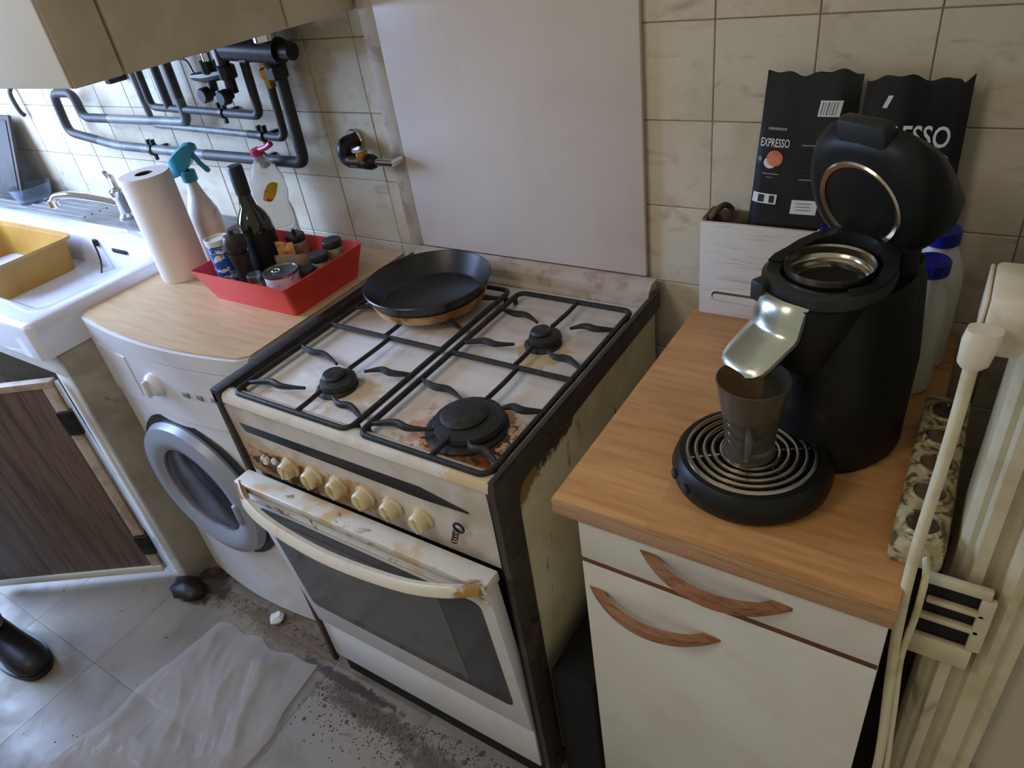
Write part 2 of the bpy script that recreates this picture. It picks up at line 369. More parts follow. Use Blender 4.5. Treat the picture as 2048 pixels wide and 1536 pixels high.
# ================================================================= PIPES
PG = 'heating pipes under the boiler cabinet'
def clampmb(x, z, r, y=-0.045):
    m = MB(); m.lathe([(r, -0.006), (r+0.004, -0.006), (r+0.004, 0.006), (r, 0.006)], 16, (x, y, z), RY(PI/2))
    m.box(x-0.005, x+0.005, y, -0.002, z-0.004, z+0.004); m.box(x-0.012, x-0.006, y-0.006, y+0.006, z+r, z+r+0.014); m.box(x+0.006, x+0.012, y-0.006, y+0.006, z+r, z+r+0.014)
    m.box(x-0.004, x+0.004, y-0.004, y+0.004, z-r-0.016, z-r); return m
pa = thing('heating_pipe', (-0.25, -0.045, 1.06), 'thickest and lowest dark pipe, looping round at the far left', 'pipe', PG)
obj('bend', MB().tube(fillet([(-0.245, -0.045, 1.36), (-0.255, -0.045, 1.058), (-0.62, -0.045, 1.060)], 0.022), 0.0135, 12), 'pipe', pa)
obj('run', MB().tube(fillet([(-0.62, -0.045, 1.060), (-1.02, -0.045, 1.068), (-1.10, -0.045, 1.078)], 0.05), 0.0125, 12), 'pipe_light', pa)
obj('bend', MB().tube(fillet([(-1.10, -0.045, 1.078), (-1.255, -0.045, 1.098), (-1.245, -0.045, 1.210), (-1.135, -0.045, 1.210), (-1.135, -0.045, 1.143), (-1.0, -0.045, 1.143)], 0.03), 0.0125, 12), 'pipe', pa)
obj('run', MB().tube(fillet([(-1.0, -0.045, 1.143), (-0.645, -0.045, 1.142), (-0.645, -0.045, 1.20)], 0.02), 0.012, 12), 'pipe_light', pa)
obj('riser', MB().tube([(-0.645, -0.045, 1.20), (-0.645, -0.045, 1.36)], 0.0115, 12), 'pipe', pa)
obj('clamp', clampmb(-0.405, 1.060, 0.0135), 'black_metal', pa); obj('clamp', clampmb(-0.85, 1.064, 0.0125), 'black_metal', pa)
pb = thing('heating_pipe', (-0.29, -0.045, 1.11), 'thin middle dark pipe coming down from the brass valve', 'pipe', PG)
obj('bend', MB().tube(fillet([(-0.285, -0.045, 1.36), (-0.295, -0.045, 1.114), (-0.42, -0.045, 1.119)], 0.02), 0.0095, 12), 'pipe', pb)
obj('run', MB().tube(fillet([(-0.42, -0.045, 1.119), (-0.80, -0.045, 1.132), (-0.81, -0.045, 1.36)], 0.02), 0.0085, 12), 'pipe_light', pb)
obj('clamp', clampmb(-0.37, 1.117, 0.0095), 'black_metal', pb)
bv = MB(); bv.lathe([(0, 0), (0.010, 0), (0.012, 0.004), (0.012, 0.020), (0.017, 0.022), (0.017, 0.040), (0.012, 0.044), (0.012, 0.058), (0.016, 0.060), (0.016, 0.078), (0.010, 0.082), (0, 0.082)], 8, (-0.288, -0.045, 1.225))
obj('brass_valve', bv, 'brass', pb)
pc = thing('heating_pipe', (-0.352, -0.045, 1.16), 'uppermost short dark pipe run ending left of the dials', 'pipe', PG)
obj('bend', MB().tube(fillet([(-0.352, -0.045, 1.36), (-0.358, -0.045, 1.163), (-0.50, -0.045, 1.168)], 0.02), 0.0105, 12), 'pipe', pc)
obj('run', MB().tube(fillet([(-0.50, -0.045, 1.168), (-0.775, -0.045, 1.177), (-0.775, -0.045, 1.36)], 0.02), 0.0095, 12), 'pipe', pc)
obj('riser', MB().tube([(-0.70, -0.045, 1.176), (-0.70, -0.045, 1.36)], 0.011, 12), 'pipe', pc)
obj('clamp', clampmb(-0.49, 1.168, 0.0095), 'black_metal', pc)
va = thing('valve_manifold', (-0.32, -0.06, 1.22), 'cluster of dark boiler valves and two black dials', 'valve')
def place_knob(x, y, z, r):
    m = MB(); m.lathe([(0, 0), (r*0.5, 0), (r*0.55, 0.012), (r, 0.014), (r, 0.03), (r*0.8, 0.034), (0, 0.034)], 16, (x, y, z), RX(PI/2)); return m
obj('dial', place_knob(-0.458, -0.075, 1.222, 0.017), 'black_plastic', va); obj('dial', place_knob(-0.393, -0.075, 1.217, 0.017), 'black_plastic', va)
vb = MB(); vb.tube([(-0.52, -0.07, 1.255), (-0.47, -0.07, 1.255), (-0.40, -0.07, 1.262)], [0.008, 0.014, 0.012], 10)
vb.tube([(-0.458, -0.07, 1.225), (-0.452, -0.07, 1.30)], 0.010, 10); vb.tube([(-0.393, -0.07, 1.22), (-0.390, -0.07, 1.33)], 0.013, 10)
vb.lathe(cyl(0.02, 0, 0.03, 0.003), 8, (-0.39, -0.07, 1.25)); vb.lathe(cyl(0.018, 0, 0.03, 0.003), 8, (-0.45, -0.07, 1.262))
obj('valve_body', vb, 'black_metal', va)
vb = MB(); vb.tube([(-0.36, -0.075, 1.315), (-0.19, -0.075, 1.305)], 0.026, 14); vb.tube([(-0.19, -0.075, 1.305), (-0.155, -0.075, 1.303)], 0.018, 12)
vb.lathe(cyl(0.024, 0, 0.03, 0.003), 6, (-0.245, -0.055, 1.245)); vb.lathe(cyl(0.020, 0, 0.05, 0.003), 6, (-0.30, -0.075, 1.285))
vb.tube([(-0.245, -0.055, 1.26), (-0.245, -0.07, 1.31)], 0.018, 12)
obj('manifold_body', vb, 'black_metal', va)
for nx_, ny_, nz_, nr, nh, ns in ((-0.215, -0.085, 1.325, 0.024, 0.022, 20), (-0.335, -0.085, 1.333, 0.011, 0.03, 12), (-0.43, -0.08, 1.29, 0.012, 0.02, 12)):
    obj('chrome_nut', MB().lathe(cyl(nr, 0, nh, 0.002), ns, (nx_, ny_, nz_)), 'chrome', va)
obj('wire', MB().tube(bez([(-0.50, -0.06, 1.255), (-0.525, -0.06, 1.262), (-0.54, -0.06, 1.29), (-0.60, -0.06, 1.292), (-0.64, -0.06, 1.31)]), 0.002, 6), 'black_metal', va)
hb = tag(obj('hanging_fitting', MB().box(-0.93, -0.905, -0.055, -0.002, 1.235, 1.30, 0.004), 'black_metal'), 'small dark wall bracket left of the pipe risers', 'bracket')
# gas tap
gt = thing('gas_tap', (-0.06, -0.04, 1.06), 'dark and brass gas tap on the tiles left of the splashback', 'tap')
obj('elbow', MB().tube(fillet([(-0.115, -0.003, 1.105), (-0.115, -0.045, 1.105), (-0.115, -0.045, 1.072), (-0.06, -0.045, 1.072)], 0.02), 0.016, 14), 'black_metal', gt)
obj('flange', MB().lathe(cyl(0.024, 0, 0.008, 0.002), 20, (-0.115, -0.003, 1.105), RX(PI/2)), 'chrome', gt)
obj('nut', MB().lathe(cyl(0.017, -0.012, 0.012, 0.002), 6, (-0.083, -0.045, 1.072), RY(PI/2)), 'brass', gt)
obj('valve', MB().lathe([(0, -0.02), (0.012, -0.02), (0.017, -0.01), (0.017, 0.01), (0.012, 0.02), (0, 0.02)], 14, (-0.048, -0.045, 1.072), RY(PI/2)), 'black_metal', gt)
obj('lever', MB().box(-0.052, -0.044, -0.075, -0.045, 1.078, 1.098, 0.002), 'brass', gt)
obj('stub_pipe', MB().tube([(-0.04, -0.045, 1.072), (0.02, -0.045, 1.072), (0.02, -0.016, 1.072)], 0.008, 12), 'chrome', gt)

# ================================================================= COOKER
L0 = Vector((0.3045, -0.32, 0))
def sp_(p): return tuple(Vector(p)-L0)
RUST = S(126, 62, 34); GREASE = S(206, 180, 138); BROWN = S(72, 46, 28)
M['hob'] = mat('hob_enamel', S(228, 222, 218), S(218, 208, 202), 10, rough=0.16, coat=0.3,
    spots=((sp_((0.50, -0.52, 0.838)), (0.105, 0.085, 0.3), S(206, 160, 132), 42, 0.25), (sp_((0.53, -0.585, 0.838)), (0.085, 0.04, 0.3), RUST, 60, 0.12), (sp_((0.505, -0.52, 0.838)), (0.07, 0.06, 0.3), BROWN, 75, 0.08),
           (sp_((0.235, -0.505, 0.838)), (0.07, 0.05, 0.3), S(212, 194, 170), 50, 0.25), (sp_((0.49, -0.275, 0.838)), (0.052, 0.052, 0.3), GREASE, 30, 0.15), (sp_((0.2, -0.21, 0.838)), (0.12, 0.11, 0.3), S(224, 206, 178), 30, 0.2)))
M['front_lip'] = mat('front_lip_enamel', S(220, 215, 206), S(210, 200, 182), 12, rough=0.25, spots=((sp_((0.58, -0.61, 0.85)), (0.06, 0.05, 0.06), GREASE, 50, 0.2),))
M['control'] = mat('control_panel_enamel', S(206, 200, 192), S(184, 172, 152), 10, 0.45, 0.7, rough=0.3,
    spots=((sp_((0.10, -0.61, 0.70)), (0.13, 0.05, 0.05), S(194, 166, 122), 30, 0.3), (sp_((0.14, -0.61, 0.695)), (0.12, 0.05, 0.034), S(104, 66, 38), 44, 0.2), (sp_((0.06, -0.61, 0.695)), (0.035, 0.05, 0.016), S(98, 52, 28), 70, 0.15), (sp_((0.27, -0.61, 0.70)), (0.09, 0.05, 0.04), S(180, 140, 90), 40, 0.2)))
M['oven_door'] = mat('oven_door_enamel', S(212, 213, 217), S(206, 206, 208), 8, rough=0.28)
M['door_ledge'] = mat('oven_door_ledge', S(216, 211, 202), S(200, 172, 124), 13, 0.48, 0.68, rough=0.35, c3=S(132, 82, 42), scale3=22, lo3=0.555, hi3=0.66, stretch3=(0.7, 1, 1))
M['oven_handle'] = mat('oven_handle_enamel', S(218, 212, 198), S(206, 190, 154), 14, 0.55, 0.72, rough=0.3, spots=((sp_((0.58, -0.65, 0.665)), (0.035, 0.05, 0.02), S(160, 126, 70), 70, 0.35), (sp_((0.04, -0.65, 0.68)), (0.04, 0.05, 0.05), S(160, 128, 80), 50, 0.2)))
M['stove_side'] = mat('cooker_side_greasy', S(224, 216, 182), S(200, 188, 146), 7, 0.4, 0.7, rough=0.42, c3=S(112, 92, 52), scale3=16, lo3=0.60, hi3=0.74, stretch3=(1, 2.6, 0.6),
    spots=((sp_((0.6, -0.45, 0.80)), (0.2, 0.09, 0.026), S(78, 58, 34), 60, 0.25), (sp_((0.6, -0.30, 0.820)), (0.2, 0.10, 0.012), S(80, 62, 38), 60, 0.2), (sp_((0.6, -0.54, 0.78)), (0.2, 0.05, 0.03), S(150, 112, 54), 40, 0.2)))
M['knob'] = mat('knob_yellowed', S(206, 190, 150), S(180, 146, 96), 30, 0.45, 0.65, rough=0.35, rand=1.0)
st = thing('gas_cooker', L0, 'grimy white gas cooker with black grates and stained oven door', 'cooker')
obj('carcass', MB().box(0.014, 0.592, -0.585, -0.02, 0.045, 0.825, 0.003), 'gap', st)
obj('side_panel', MB().box(0.594, 0.6005, -0.575, -0.03, 0.06, 0.835, 0.002), 'stove_side', st)
obj('side_panel', MB().box(0.006, 0.0135, -0.59, -0.03, 0.06, 0.835, 0.002), 'enamel', st)
# dark trims of the right side : rail along the top and upright at the front with a rounded inner corner
pts = [(-0.028, 0.853), (-0.028, 0.820), (-0.30, 0.816), (-0.532, 0.806), (-0.549, 0.800), (-0.558, 0.784), (-0.560, 0.76), (-0.560, 0.05), (-0.609, 0.05), (-0.613, 0.838), (-0.608, 0.853)]
obj('side_trim', MB().prism(pts, 0.6006, 0.611, 'x'), 'stove_trim', st)
obj('top_rim', MB().box(0.6015, 0.611, -0.612, -0.028, 0.8535, 0.8570, 0.0015), 'stove_trim', st)
obj('top_rim', MB().box(0.0, 0.026, -0.612, -0.028, 0.828, 0.8575, 0.002), 'iron', st)
obj('front_trim', MB().box(0.0, 0.0125, -0.612, -0.60, 0.05, 0.850, 0.002), 'stove_trim', st)
obj('front_trim', MB().box(0.590, 0.6005, -0.606, -0.576, 0.05, 0.800, 0.002), 'gap', st)
# hob tray with raised rim
hb = MB()
hb.box(0.026, 0.6000, -0.575, -0.075, 0.826, 0.838, 0.001)
obj('hob_tray', hb, 'hob', st)
obj('front_lip', MB().prism([(-0.575, 0.828), (-0.575, 0.839), (-0.583, 0.849), (-0.592, 0.852), (-0.606, 0.851), (-0.611, 0.845), (-0.612, 0.834), (-0.606, 0.828)], 0.0265, 0.6000, 'x'), 'front_lip', st)
obj('rear_ledge', MB().prism([(-0.075, 0.826), (-0.075, 0.842), (-0.068, 0.846), (-0.058, 0.846), (-0.055, 0.862), (-0.040, 0.872), (-0.016, 0.872), (-0.016, 0.826)], 0.0265, 0.5995, 'x'), 'panel_edge', st)
# control panel
obj('control_panel', MB().prism([(-0.606, 0.826), (-0.600, 0.662), (-0.588, 0.662), (-0.588, 0.826)], 0.013, 0.5895, 'x'), 'control', st)
sb = MB(); sb.loft([[(0.036, -0.6052, 0.786), (0.044, -0.6047, 0.768), (0.044, -0.600, 0.768), (0.036, -0.600, 0.786)], [(0.46, -0.6062, 0.789), (0.46, -0.6062, 0.764), (0.46, -0.600, 0.764), (0.46, -0.600, 0.789)], [(0.548, -0.6062, 0.771), (0.548, -0.6062, 0.769), (0.548, -0.600, 0.769), (0.548, -0.600, 0.771)]])
obj('black_stripe', sb, 'black_gloss', st)
for i, x in enumerate((0.142, 0.2015, 0.262, 0.324, 0.385, 0.447)):
    a = random.uniform(-0.4, 0.4)
    kb = MB(); kb.lathe([(0, 0), (0.021, 0), (0.021, 0.004), (0.0175, 0.007), (0.0165, 0.019), (0.014, 0.022), (0, 0.0225)], 20, (0, 0, 0), RX(PI/2))
    kb.box(-0.0028, 0.0028, -0.0245, -0.006, -0.015, 0.015, 0.0012)
    k = obj('knob', kb, 'knob', st, local=True); k.location = Vector((x, -0.6025, 0.716))-L0; k.rotation_euler = (0, a, 0)
kb = MB(); kb.lathe(cyl(0.010, 0, 0.010, 0.002), 12, (0.075, -0.6025, 0.712), RX(PI/2)); kb.lathe(cyl(0.007, 0, 0.008, 0.002), 12, (0.100, -0.6025, 0.716), RX(PI/2))
obj('ignition_button', kb, 'door_ledge', st)
sg = MB(); hel = [(0.512+0.0085*math.cos(t*2*PI*4)*0.6+t*0.010, -0.612-0.004*math.sin(t*2*PI*4), 0.700+t*0.030) for t in [q/40 for q in range(41)]]
sg.tube(hel, 0.0011, 6); sg.tube([(0.528+0.009*math.cos(q*PI/8), -0.612, 0.737+0.009*math.sin(q*PI/8)) for q in range(16)], 0.0022, 6, True)
obj('wire_hook', sg, 'iron', st)
# oven door, ajar at the top
def door_pt(x, z, off=0.0):          # plane leaning out towards its top
    t = (z-0.214)/(0.665-0.214); y = -0.603-0.034*t
    return (x, y-off, z)
def dslab(x0, x1, z0, z1, o0, o1, b=0):
    m = MB(); m.loft([[door_pt(x0, z0, o0), door_pt(x1, z0, o0), door_pt(x1, z1, o0), door_pt(x0, z1, o0)], [door_pt(x0, z0, o1), door_pt(x1, z0, o1), door_pt(x1, z1, o1), door_pt(x0, z1, o1)]])
    if b: bmesh.ops.bevel(m.bm, geom=m.bm.edges[:], offset=b, segments=2, profile=0.5, affect='EDGES')
    return m
dr = obj('oven_door', dslab(0.016, 0.588, 0.214, 0.668, -0.020, 0.008, 0.003), 'oven_door', st)
obj('top_ledge', dslab(0.014, 0.590, 0.652, 0.674, -0.024, 0.014, 0.003), 'door_ledge', dr)
obj('seam_line', dslab(0.20, 0.203, 0.63, 0.652, 0.0079, 0.0092), 'brass', dr)
obj('ledge_moulding', dslab(0.018, 0.586, 0.626, 0.634, 0.006, 0.012, 0.002), 'door_ledge', dr)
def rrect(x0, x1, z0, z1, r, n=5):
    P = []
    for cx, cz, a0 in ((x1-r, z1-r, 0), (x0+r, z1-r, PI/2), (x0+r, z0+r, PI), (x1-r, z0+r, 1.5*PI)):
        for k in range(n+1): a = a0+PI/2*k/n; P.append((cx+r*math.cos(a), cz+r*math.sin(a)))
    return P
gl = MB(); P = rrect(0.040, 0.562, 0.290, 0.610, 0.016)
gl.loft([[door_pt(x, z, 0.004) for x, z in P], [door_pt(x, z, 0.0095) for x, z in P]])
g1 = obj('door_glass', gl, 'oven_glass', dr)
gl = MB(); P = rrect(0.115, 0.470, 0.318, 0.585, 0.006)
gl.loft([[door_pt(x, z, 0.009) for x, z in P], [door_pt(x, z, 0.0102) for x, z in P]])
obj('inner_window', gl, 'oven_window', g1)
hp = bez([(0.026, -0.648, 0.664), (0.075, -0.674, 0.661), (0.16, -0.694, 0.659), (0.305, -0.704, 0.658), (0.45, -0.694, 0.659), (0.53, -0.674, 0.661), (0.582, -0.648, 0.664)], 6)
hs = [[(p.x, p.y-0.010, p.z-0.004), (p.x, p.y-0.007, p.z+0.008), (p.x, p.y, p.z+0.012), (p.x, p.y+0.009, p.z+0.008), (p.x, p.y+0.010, p.z-0.008), (p.x, p.y, p.z-0.014)] for p in hp]
obj('door_handle', MB().loft(hs), 'oven_handle', dr, ang=50)
obj('drawer_front', MB().box(0.016, 0.586, -0.606, -0.587, 0.078, 0.208, 0.003), 'oven_door', st)
obj('plinth', MB().box(0.02, 0.585, -0.590, -0.04, 0.0, 0.045), 'gap', st)
# grates
BUR = {'fl': (0.205, -0.500, 0.033), 'bl': (0.190, -0.215, 0.05), 'fr': (0.490, -0.505, 0.058), 'br': (0.480, -0.250, 0.030)}
def grate(x0, x1, y0, y1, ym, burners, z=0.853):
    g = MB(); P = rrect(x0, x1, y0, y1, 0.016)
    g.tube([(x, y, z) for x, y in P], 0.0052, 8, True)
    g.tube([(x0, ym, z), (x1, ym, z)], 0.0050, 8)
    for (cx, cy, ya, yb) in burners:
        for sx, xr in ((-1, x0), (1, x1)):
            for sy in (-1, 1):
                yy = cy+sy*0.062
                tip = (cx+sx*0.034, cy+sy*0.040, z+0.002)
                pts = bez([(xr, yy+sy*0.004, z), (xr+(cx-xr)*0.28, yy-sy*0.010, z+0.004), (xr+(cx-xr)*0.5, yy-sy*0.008, z+0.004), tip], 5)
                n = len(pts); g.tube(pts, [0.0030+0.0035*math.sin(PI*min(1, k/(n-1)*1.1)) for k in range(n)], 8)
        g.tube(bez([(cx, ya, z), (cx+0.004, ya+(cy-ya)*0.35, z+0.003), (cx, cy-0.036, z+0.002)], 4), 0.0042, 8)
        g.tube(bez([(cx, yb, z), (cx+0.004, yb+(cy-yb)*0.35, z+0.003), (cx, cy+0.036, z+0.002)], 4), 0.0042, 8)
    for x in (x0, x1):
        for y in (y0+0.02, y1-0.02): g.lathe(cyl(0.005, 0.838, z), 8, (x, y, 0))
    return g
for nm, x0, x1, bs in (('left', 0.050, 0.327, ('fl', 'bl')), ('right', 0.350, 0.592, ('fr', 'br'))):
    b1, b2 = BUR[bs[0]], BUR[bs[1]]
    g = obj('grate', grate(x0, x1, -0.598, -0.115, -0.350, [(b1[0], b1[1], -0.598, -0.350), (b2[0], b2[1], -0.350, -0.115)]), 'iron')
    tag(g, 'black iron pan grate over the left pair of burners, under the pan' if nm == 'left' else 'black iron pan grate over the two right burners, nothing on it', 'grate', 'pan grates on the cooker')
for k, (cx, cy, r) in BUR.items():
    bb = MB(); bb.lathe([(0, 0.8375), (r*1.12, 0.8375), (r*1.15, 0.841), (r*0.98, 0.846), (0, 0.846)], 28, (cx, cy, 0))
    bu = obj('burner', bb, 'burner', st)
    cb = MB(); cb.lathe([(0, 0.846), (r*0.96, 0.846), (r, 0.850), (r*0.96, 0.857), (r*0.72, 0.860), (r*0.3, 0.8605), (0, 0.8605)], 28, (cx+0.004, cy+0.003, 0))
    obj('burner_cap', cb, 'burner', bu)
    cb = MB(); cb.lathe([(0, 0.8605), (r*0.62, 0.8605), (r*0.66, 0.863), (r*0.55, 0.867), (0, 0.868)], 24, (cx-0.004, cy+0.004, 0))
    if k in ('fr', 'br', 'fl'): obj('cap_knob', cb, 'burner', bu)
# frying pan
pn = thing('frying_pan', (0.195, -0.205, 0.859), 'black non-stick frying pan standing on the back left burner', 'frying pan')
z0 = 0.8595
obj('pan_body', MB().lathe([(0, z0+0.004), (0.098, z0+0.004), (0.104, z0+0.008), (0.1255, z0+0.046), (0.1275, z0+0.048), (0.129, z0+0.046), (0.1115, z0+0.014), (0.104, z0+0.0035), (0, z0+0.0035)], 48, (0.195, -0.205, 0)), 'pan_black', pn)
obj('pan_base', MB().lathe([(0, z0), (0.106, z0), (0.111, z0+0.003), (0.1185, z0+0.0215), (0.1160, z0+0.0215), (0.105, z0+0.0032), (0, z0+0.0032)], 48, (0.195, -0.205, 0)), 'pan_base', pn)

# ================================================================= WASHING MACHINE
W0 = Vector((-0.305, -0.28, 0))
wm = thing('washing_machine', W0, 'white front-loading washing machine between the sink and the cooker', 'washing machine')
def wfront(x): 
    t = (x+0.325)/0.275
    return -0.520-0.030*max(0.0, 1-t*t)
xs = [-0.600+0.575*i/24 for i in range(25)]
def wslab(z0, z1, off0, back=-0.03, xa=-0.600, xb=-0.025, corner=0.03):
    X = [xa+(xb-xa)*i/28 for i in range(29)]; P = []
    for x in X:
        y = wfront(x)-off0
        e = min(x-xa, xb-x)
        if e < corner: y += corner*0.6*(1-math.sqrt(max(0, 1-(1-e/corner)**2)))
        P.append((x, y))
    P += [(xb, back), (xa, back)]
    return MB().prism(P, z0, z1)
obj('body', wslab(0.022, 0.655, 0), 'washer', wm)
obj('control_fascia', wslab(0.660, 0.810, 0.004), 'washer', wm)
obj('seam', wslab(0.655, 0.660, -0.006), 'gap', wm)
obj('top_frame', wslab(0.812, 0.848, 0.004), 'washer', wm)
obj('seam', wslab(0.810, 0.812, -0.004), 'print_grey', wm)
obj('top_board', wslab(0.8482, 0.8520, -0.004), 'washer_top', wm)
for x in (-0.56, -0.07):
    for y in (-0.47, -0.08): obj('foot', MB().lathe(cyl(0.02, 0, 0.022), 12, (x, y, 0)), 'gap', wm)
cx, cz = -0.330, 0.440
def wy(x): return wfront(x)
dm = obj('porthole_door', MB().lathe([(0.122, 0.0), (0.190, 0.0), (0.194, 0.010), (0.186, 0.026), (0.165, 0.034), (0.140, 0.032), (0.124, 0.022), (0.122, 0.0)], 56, (cx, -0.548, cz), RX(PI/2)), 'bezel', wm)
obj('glass_bowl', MB().lathe([(0, 0.003), (0.1215, 0.003), (0.1215, 0.016), (0.105, 0.022), (0.06, 0.027), (0, 0.028)], 48, (cx, -0.548, cz), RX(PI/2)), 'porthole', dm)
obj('door_surround', MB().lathe([(0.19, 0.0), (0.212, 0.0), (0.210, 0.004), (0.19, 0.006)], 56, (cx, -0.5445, cz), RX(PI/2)), 'black_plastic', dm)
obj('door_grip', MB().box(cx+0.146, cx+0.160, -0.590, -0.578, cz-0.03, cz+0.03, 0.004), 'bezel', dm)
obj('program_knob', MB().lathe([(0, 0), (0.028, 0), (0.027, 0.010), (0.020, 0.018), (0, 0.020)], 24, (-0.320, -0.553, 0.748), RX(PI/2)), 'washer', wm)
obj('knob_grip', MB().box(-0.324, -0.316, -0.582, -0.570, 0.728, 0.768, 0.002), 'washer', wm)
pd = MB(); pd.loft([[(x, wfront(x)-0.0045, z) for x, z in ((-0.55, 0.69), (-0.41, 0.69), (-0.41, 0.795), (-0.55, 0.795))], [(x, wfront(x)-0.0060, z) for x, z in ((-0.548, 0.692), (-0.412, 0.692), (-0.412, 0.793), (-0.548, 0.793))]])
obj('detergent_drawer', pd, 'washer', wm)
for i in range(4): obj('button', MB().box(-0.235+0.04*i, -0.213+0.04*i, wfront(-0.2+0.04*i)-0.009, wfront(-0.2+0.04*i)-0.003, 0.735, 0.748, 0.002), 'print_grey', wm)

# ================================================================= SINK
sk = thing('ceramic_sink', (-1.10, -0.32, 0.78), 'white ceramic sink with a rounded front edge', 'sink')
X0, X1, Y0, Y1, ZT = -1.72, -0.604, -0.632, -0.16, 0.876
BX0, BX1, BY0, BY1, ZB = -1.56, -0.672, -0.556, -0.235, 0.70
def ringp(x0, x1, y0, y1, r, z): return [(x, y, z) for x, y in rrect(x0, x1, y0, y1, r, 5)]
secs = [ringp(X0, X1, Y0, Y1, 0.02, 0.785), ringp(X0, X1, Y0, Y1, 0.02, ZT-0.014), ringp(X0+0.004, X1-0.004, Y0+0.004, Y1-0.004, 0.02, ZT-0.004), ringp(X0+0.014, X1-0.014, Y0+0.014, Y1-0.014, 0.02, ZT),
        ringp(BX0-0.012, BX1+0.012, BY0-0.012, BY1+0.012, 0.04, ZT-0.001), ringp(BX0, BX1, BY0, BY1, 0.04, ZT-0.010), ringp(BX0+0.012, BX1-0.012, BY0+0.012, BY1-0.012, 0.04, ZB+0.03), ringp(BX0+0.04, BX1-0.04, BY0+0.04, BY1-0.04, 0.04, ZB)]
obj('basin', MB().loft(secs), 'sink', sk, ang=50)
obj('overflow_slot', MB().box(-0.915, -0.845, BY1-0.0075, BY1-0.003, 0.838, 0.850, 0.003), 'gap', sk)
ch = MB(); ch.tube(bez([(-0.985, BY1-0.012, 0.862), (-0.965, BY1-0.03, 0.80), (-0.93, -0.34, 0.715)], 6), 0.0028, 6); ch.lathe(cyl(0.012, 0, 0.006, 0.002), 14, (-0.99, BY1-0.002, 0.858), RX(PI/2))
obj('plug_chain', ch, 'black_metal', sk)
dl = thing('draining_ledge', (-1.25, -0.08, 0.84), 'grey steel ledge behind the sink under the mixer tap', 'worktop')
obj('ledge', MB().box(-2.3, -0.604, -0.158, -0.002, 0.845, 0.872, 0.004), 'steel', dl)
for i in range(5): obj('drain_rib', MB().box(-2.25, -1.20, -0.145+0.025*i, -0.138+0.025*i, 0.8705, 0.8755, 0.002), 'steel', dl)
# under-sink unit with its open door
su = thing('sink_cabinet', (-1.1, -0.3, 0), 'under-sink cabinet with grey side and dark wood door standing open', 'cabinet')
obj('side_panel', MB().box(-0.624, -0.606, -0.600, -0.02, 0, 0.784, 0.002), 'sink_side', su)
obj('side_panel', MB().box(-1.70, -1.682, -0.600, -0.02, 0, 0.784, 0.002), 'sink_side', su)
obj('top_rail', MB().box(-1.681, -0.625, -0.600, -0.580, 0.715, 0.784, 0.002), 'cab_white', su)
obj('front_post', MB().box(-0.690, -0.625, -0.598, -0.580, 0.0, 0.7145, 0.002), 'cab_white', su)
obj('bottom_shelf', MB().box(-1.681, -0.625, -0.57, -0.03, 0.06, 0.078), 'sink_side', su)
obj('back_panel', MB().box(-1.681, -0.625, -0.030, -0.021, 0.0, 0.784), 'gap', su)
HX, HY = -0.692, -0.606; ang = math.radians(32); ux, uy = -math.cos(ang), -math.sin(ang); nx, ny = math.sin(ang), -math.cos(ang)
def dslab2(a0, a1, o0, o1, z0, z1, bev=0.001):
    m = MB(); m.box(a0, a1, o0, o1, z0, z1, bev)
    mt = Matrix(((ux, nx, 0, HX), (uy, ny, 0, HY), (0, 0, 1, 0), (0, 0, 0, 1))); m.xf(mt); return m
dd = obj('door', dslab2(0.028, 0.500, 0.0, 0.016, 0.058, 0.688), 'brown_wood', su)
obj('edge_frame', dslab2(0.0, 0.520, -0.002, 0.020, 0.688, 0.706), 'panel_edge', dd)
obj('edge_frame', dslab2(0.0, 0.520, -0.002, 0.022, 0.036, 0.058), 'cab_white', dd)
obj('edge_frame', dslab2(0.0, 0.028, -0.002, 0.019, 0.058, 0.688), 'panel_edge', dd)
obj('edge_frame', dslab2(0.500, 0.520, -0.002, 0.019, 0.058, 0.688), 'cab_white', dd)
obj('gap_light_strip', dslab2(-0.008, -0.001, 0.000, 0.012, 0.04, 0.70), 'chrome', dd)  # bright strip standing in for light through the hinge-side gap
for z in (0.585, 0.150): obj('hinge', dslab2(-0.016, 0.024, 0.018, 0.030, z-0.035, z+0.035, 0.003), 'black_metal', dd)
# yellow bowl
yb = tag(obj('washing_up_bowl', MB().loft([ringp(-1.46, -1.09, -0.495, -0.285, 0.03, 0.704), ringp(-1.49, -1.065, -0.512, -0.265, 0.03, 0.880), ringp(-1.50, -1.052, -0.519, -0.257, 0.03, 0.884), ringp(-1.50, -1.052, -0.519, -0.257, 0.03, 0.876),
        ringp(-1.486, -1.070, -0.508, -0.269, 0.03, 0.876), ringp(-1.456, -1.094, -0.491, -0.289, 0.03, 0.709)]), 'yellow'), 'ochre yellow plastic bowl sitting in the sink', 'bowl')
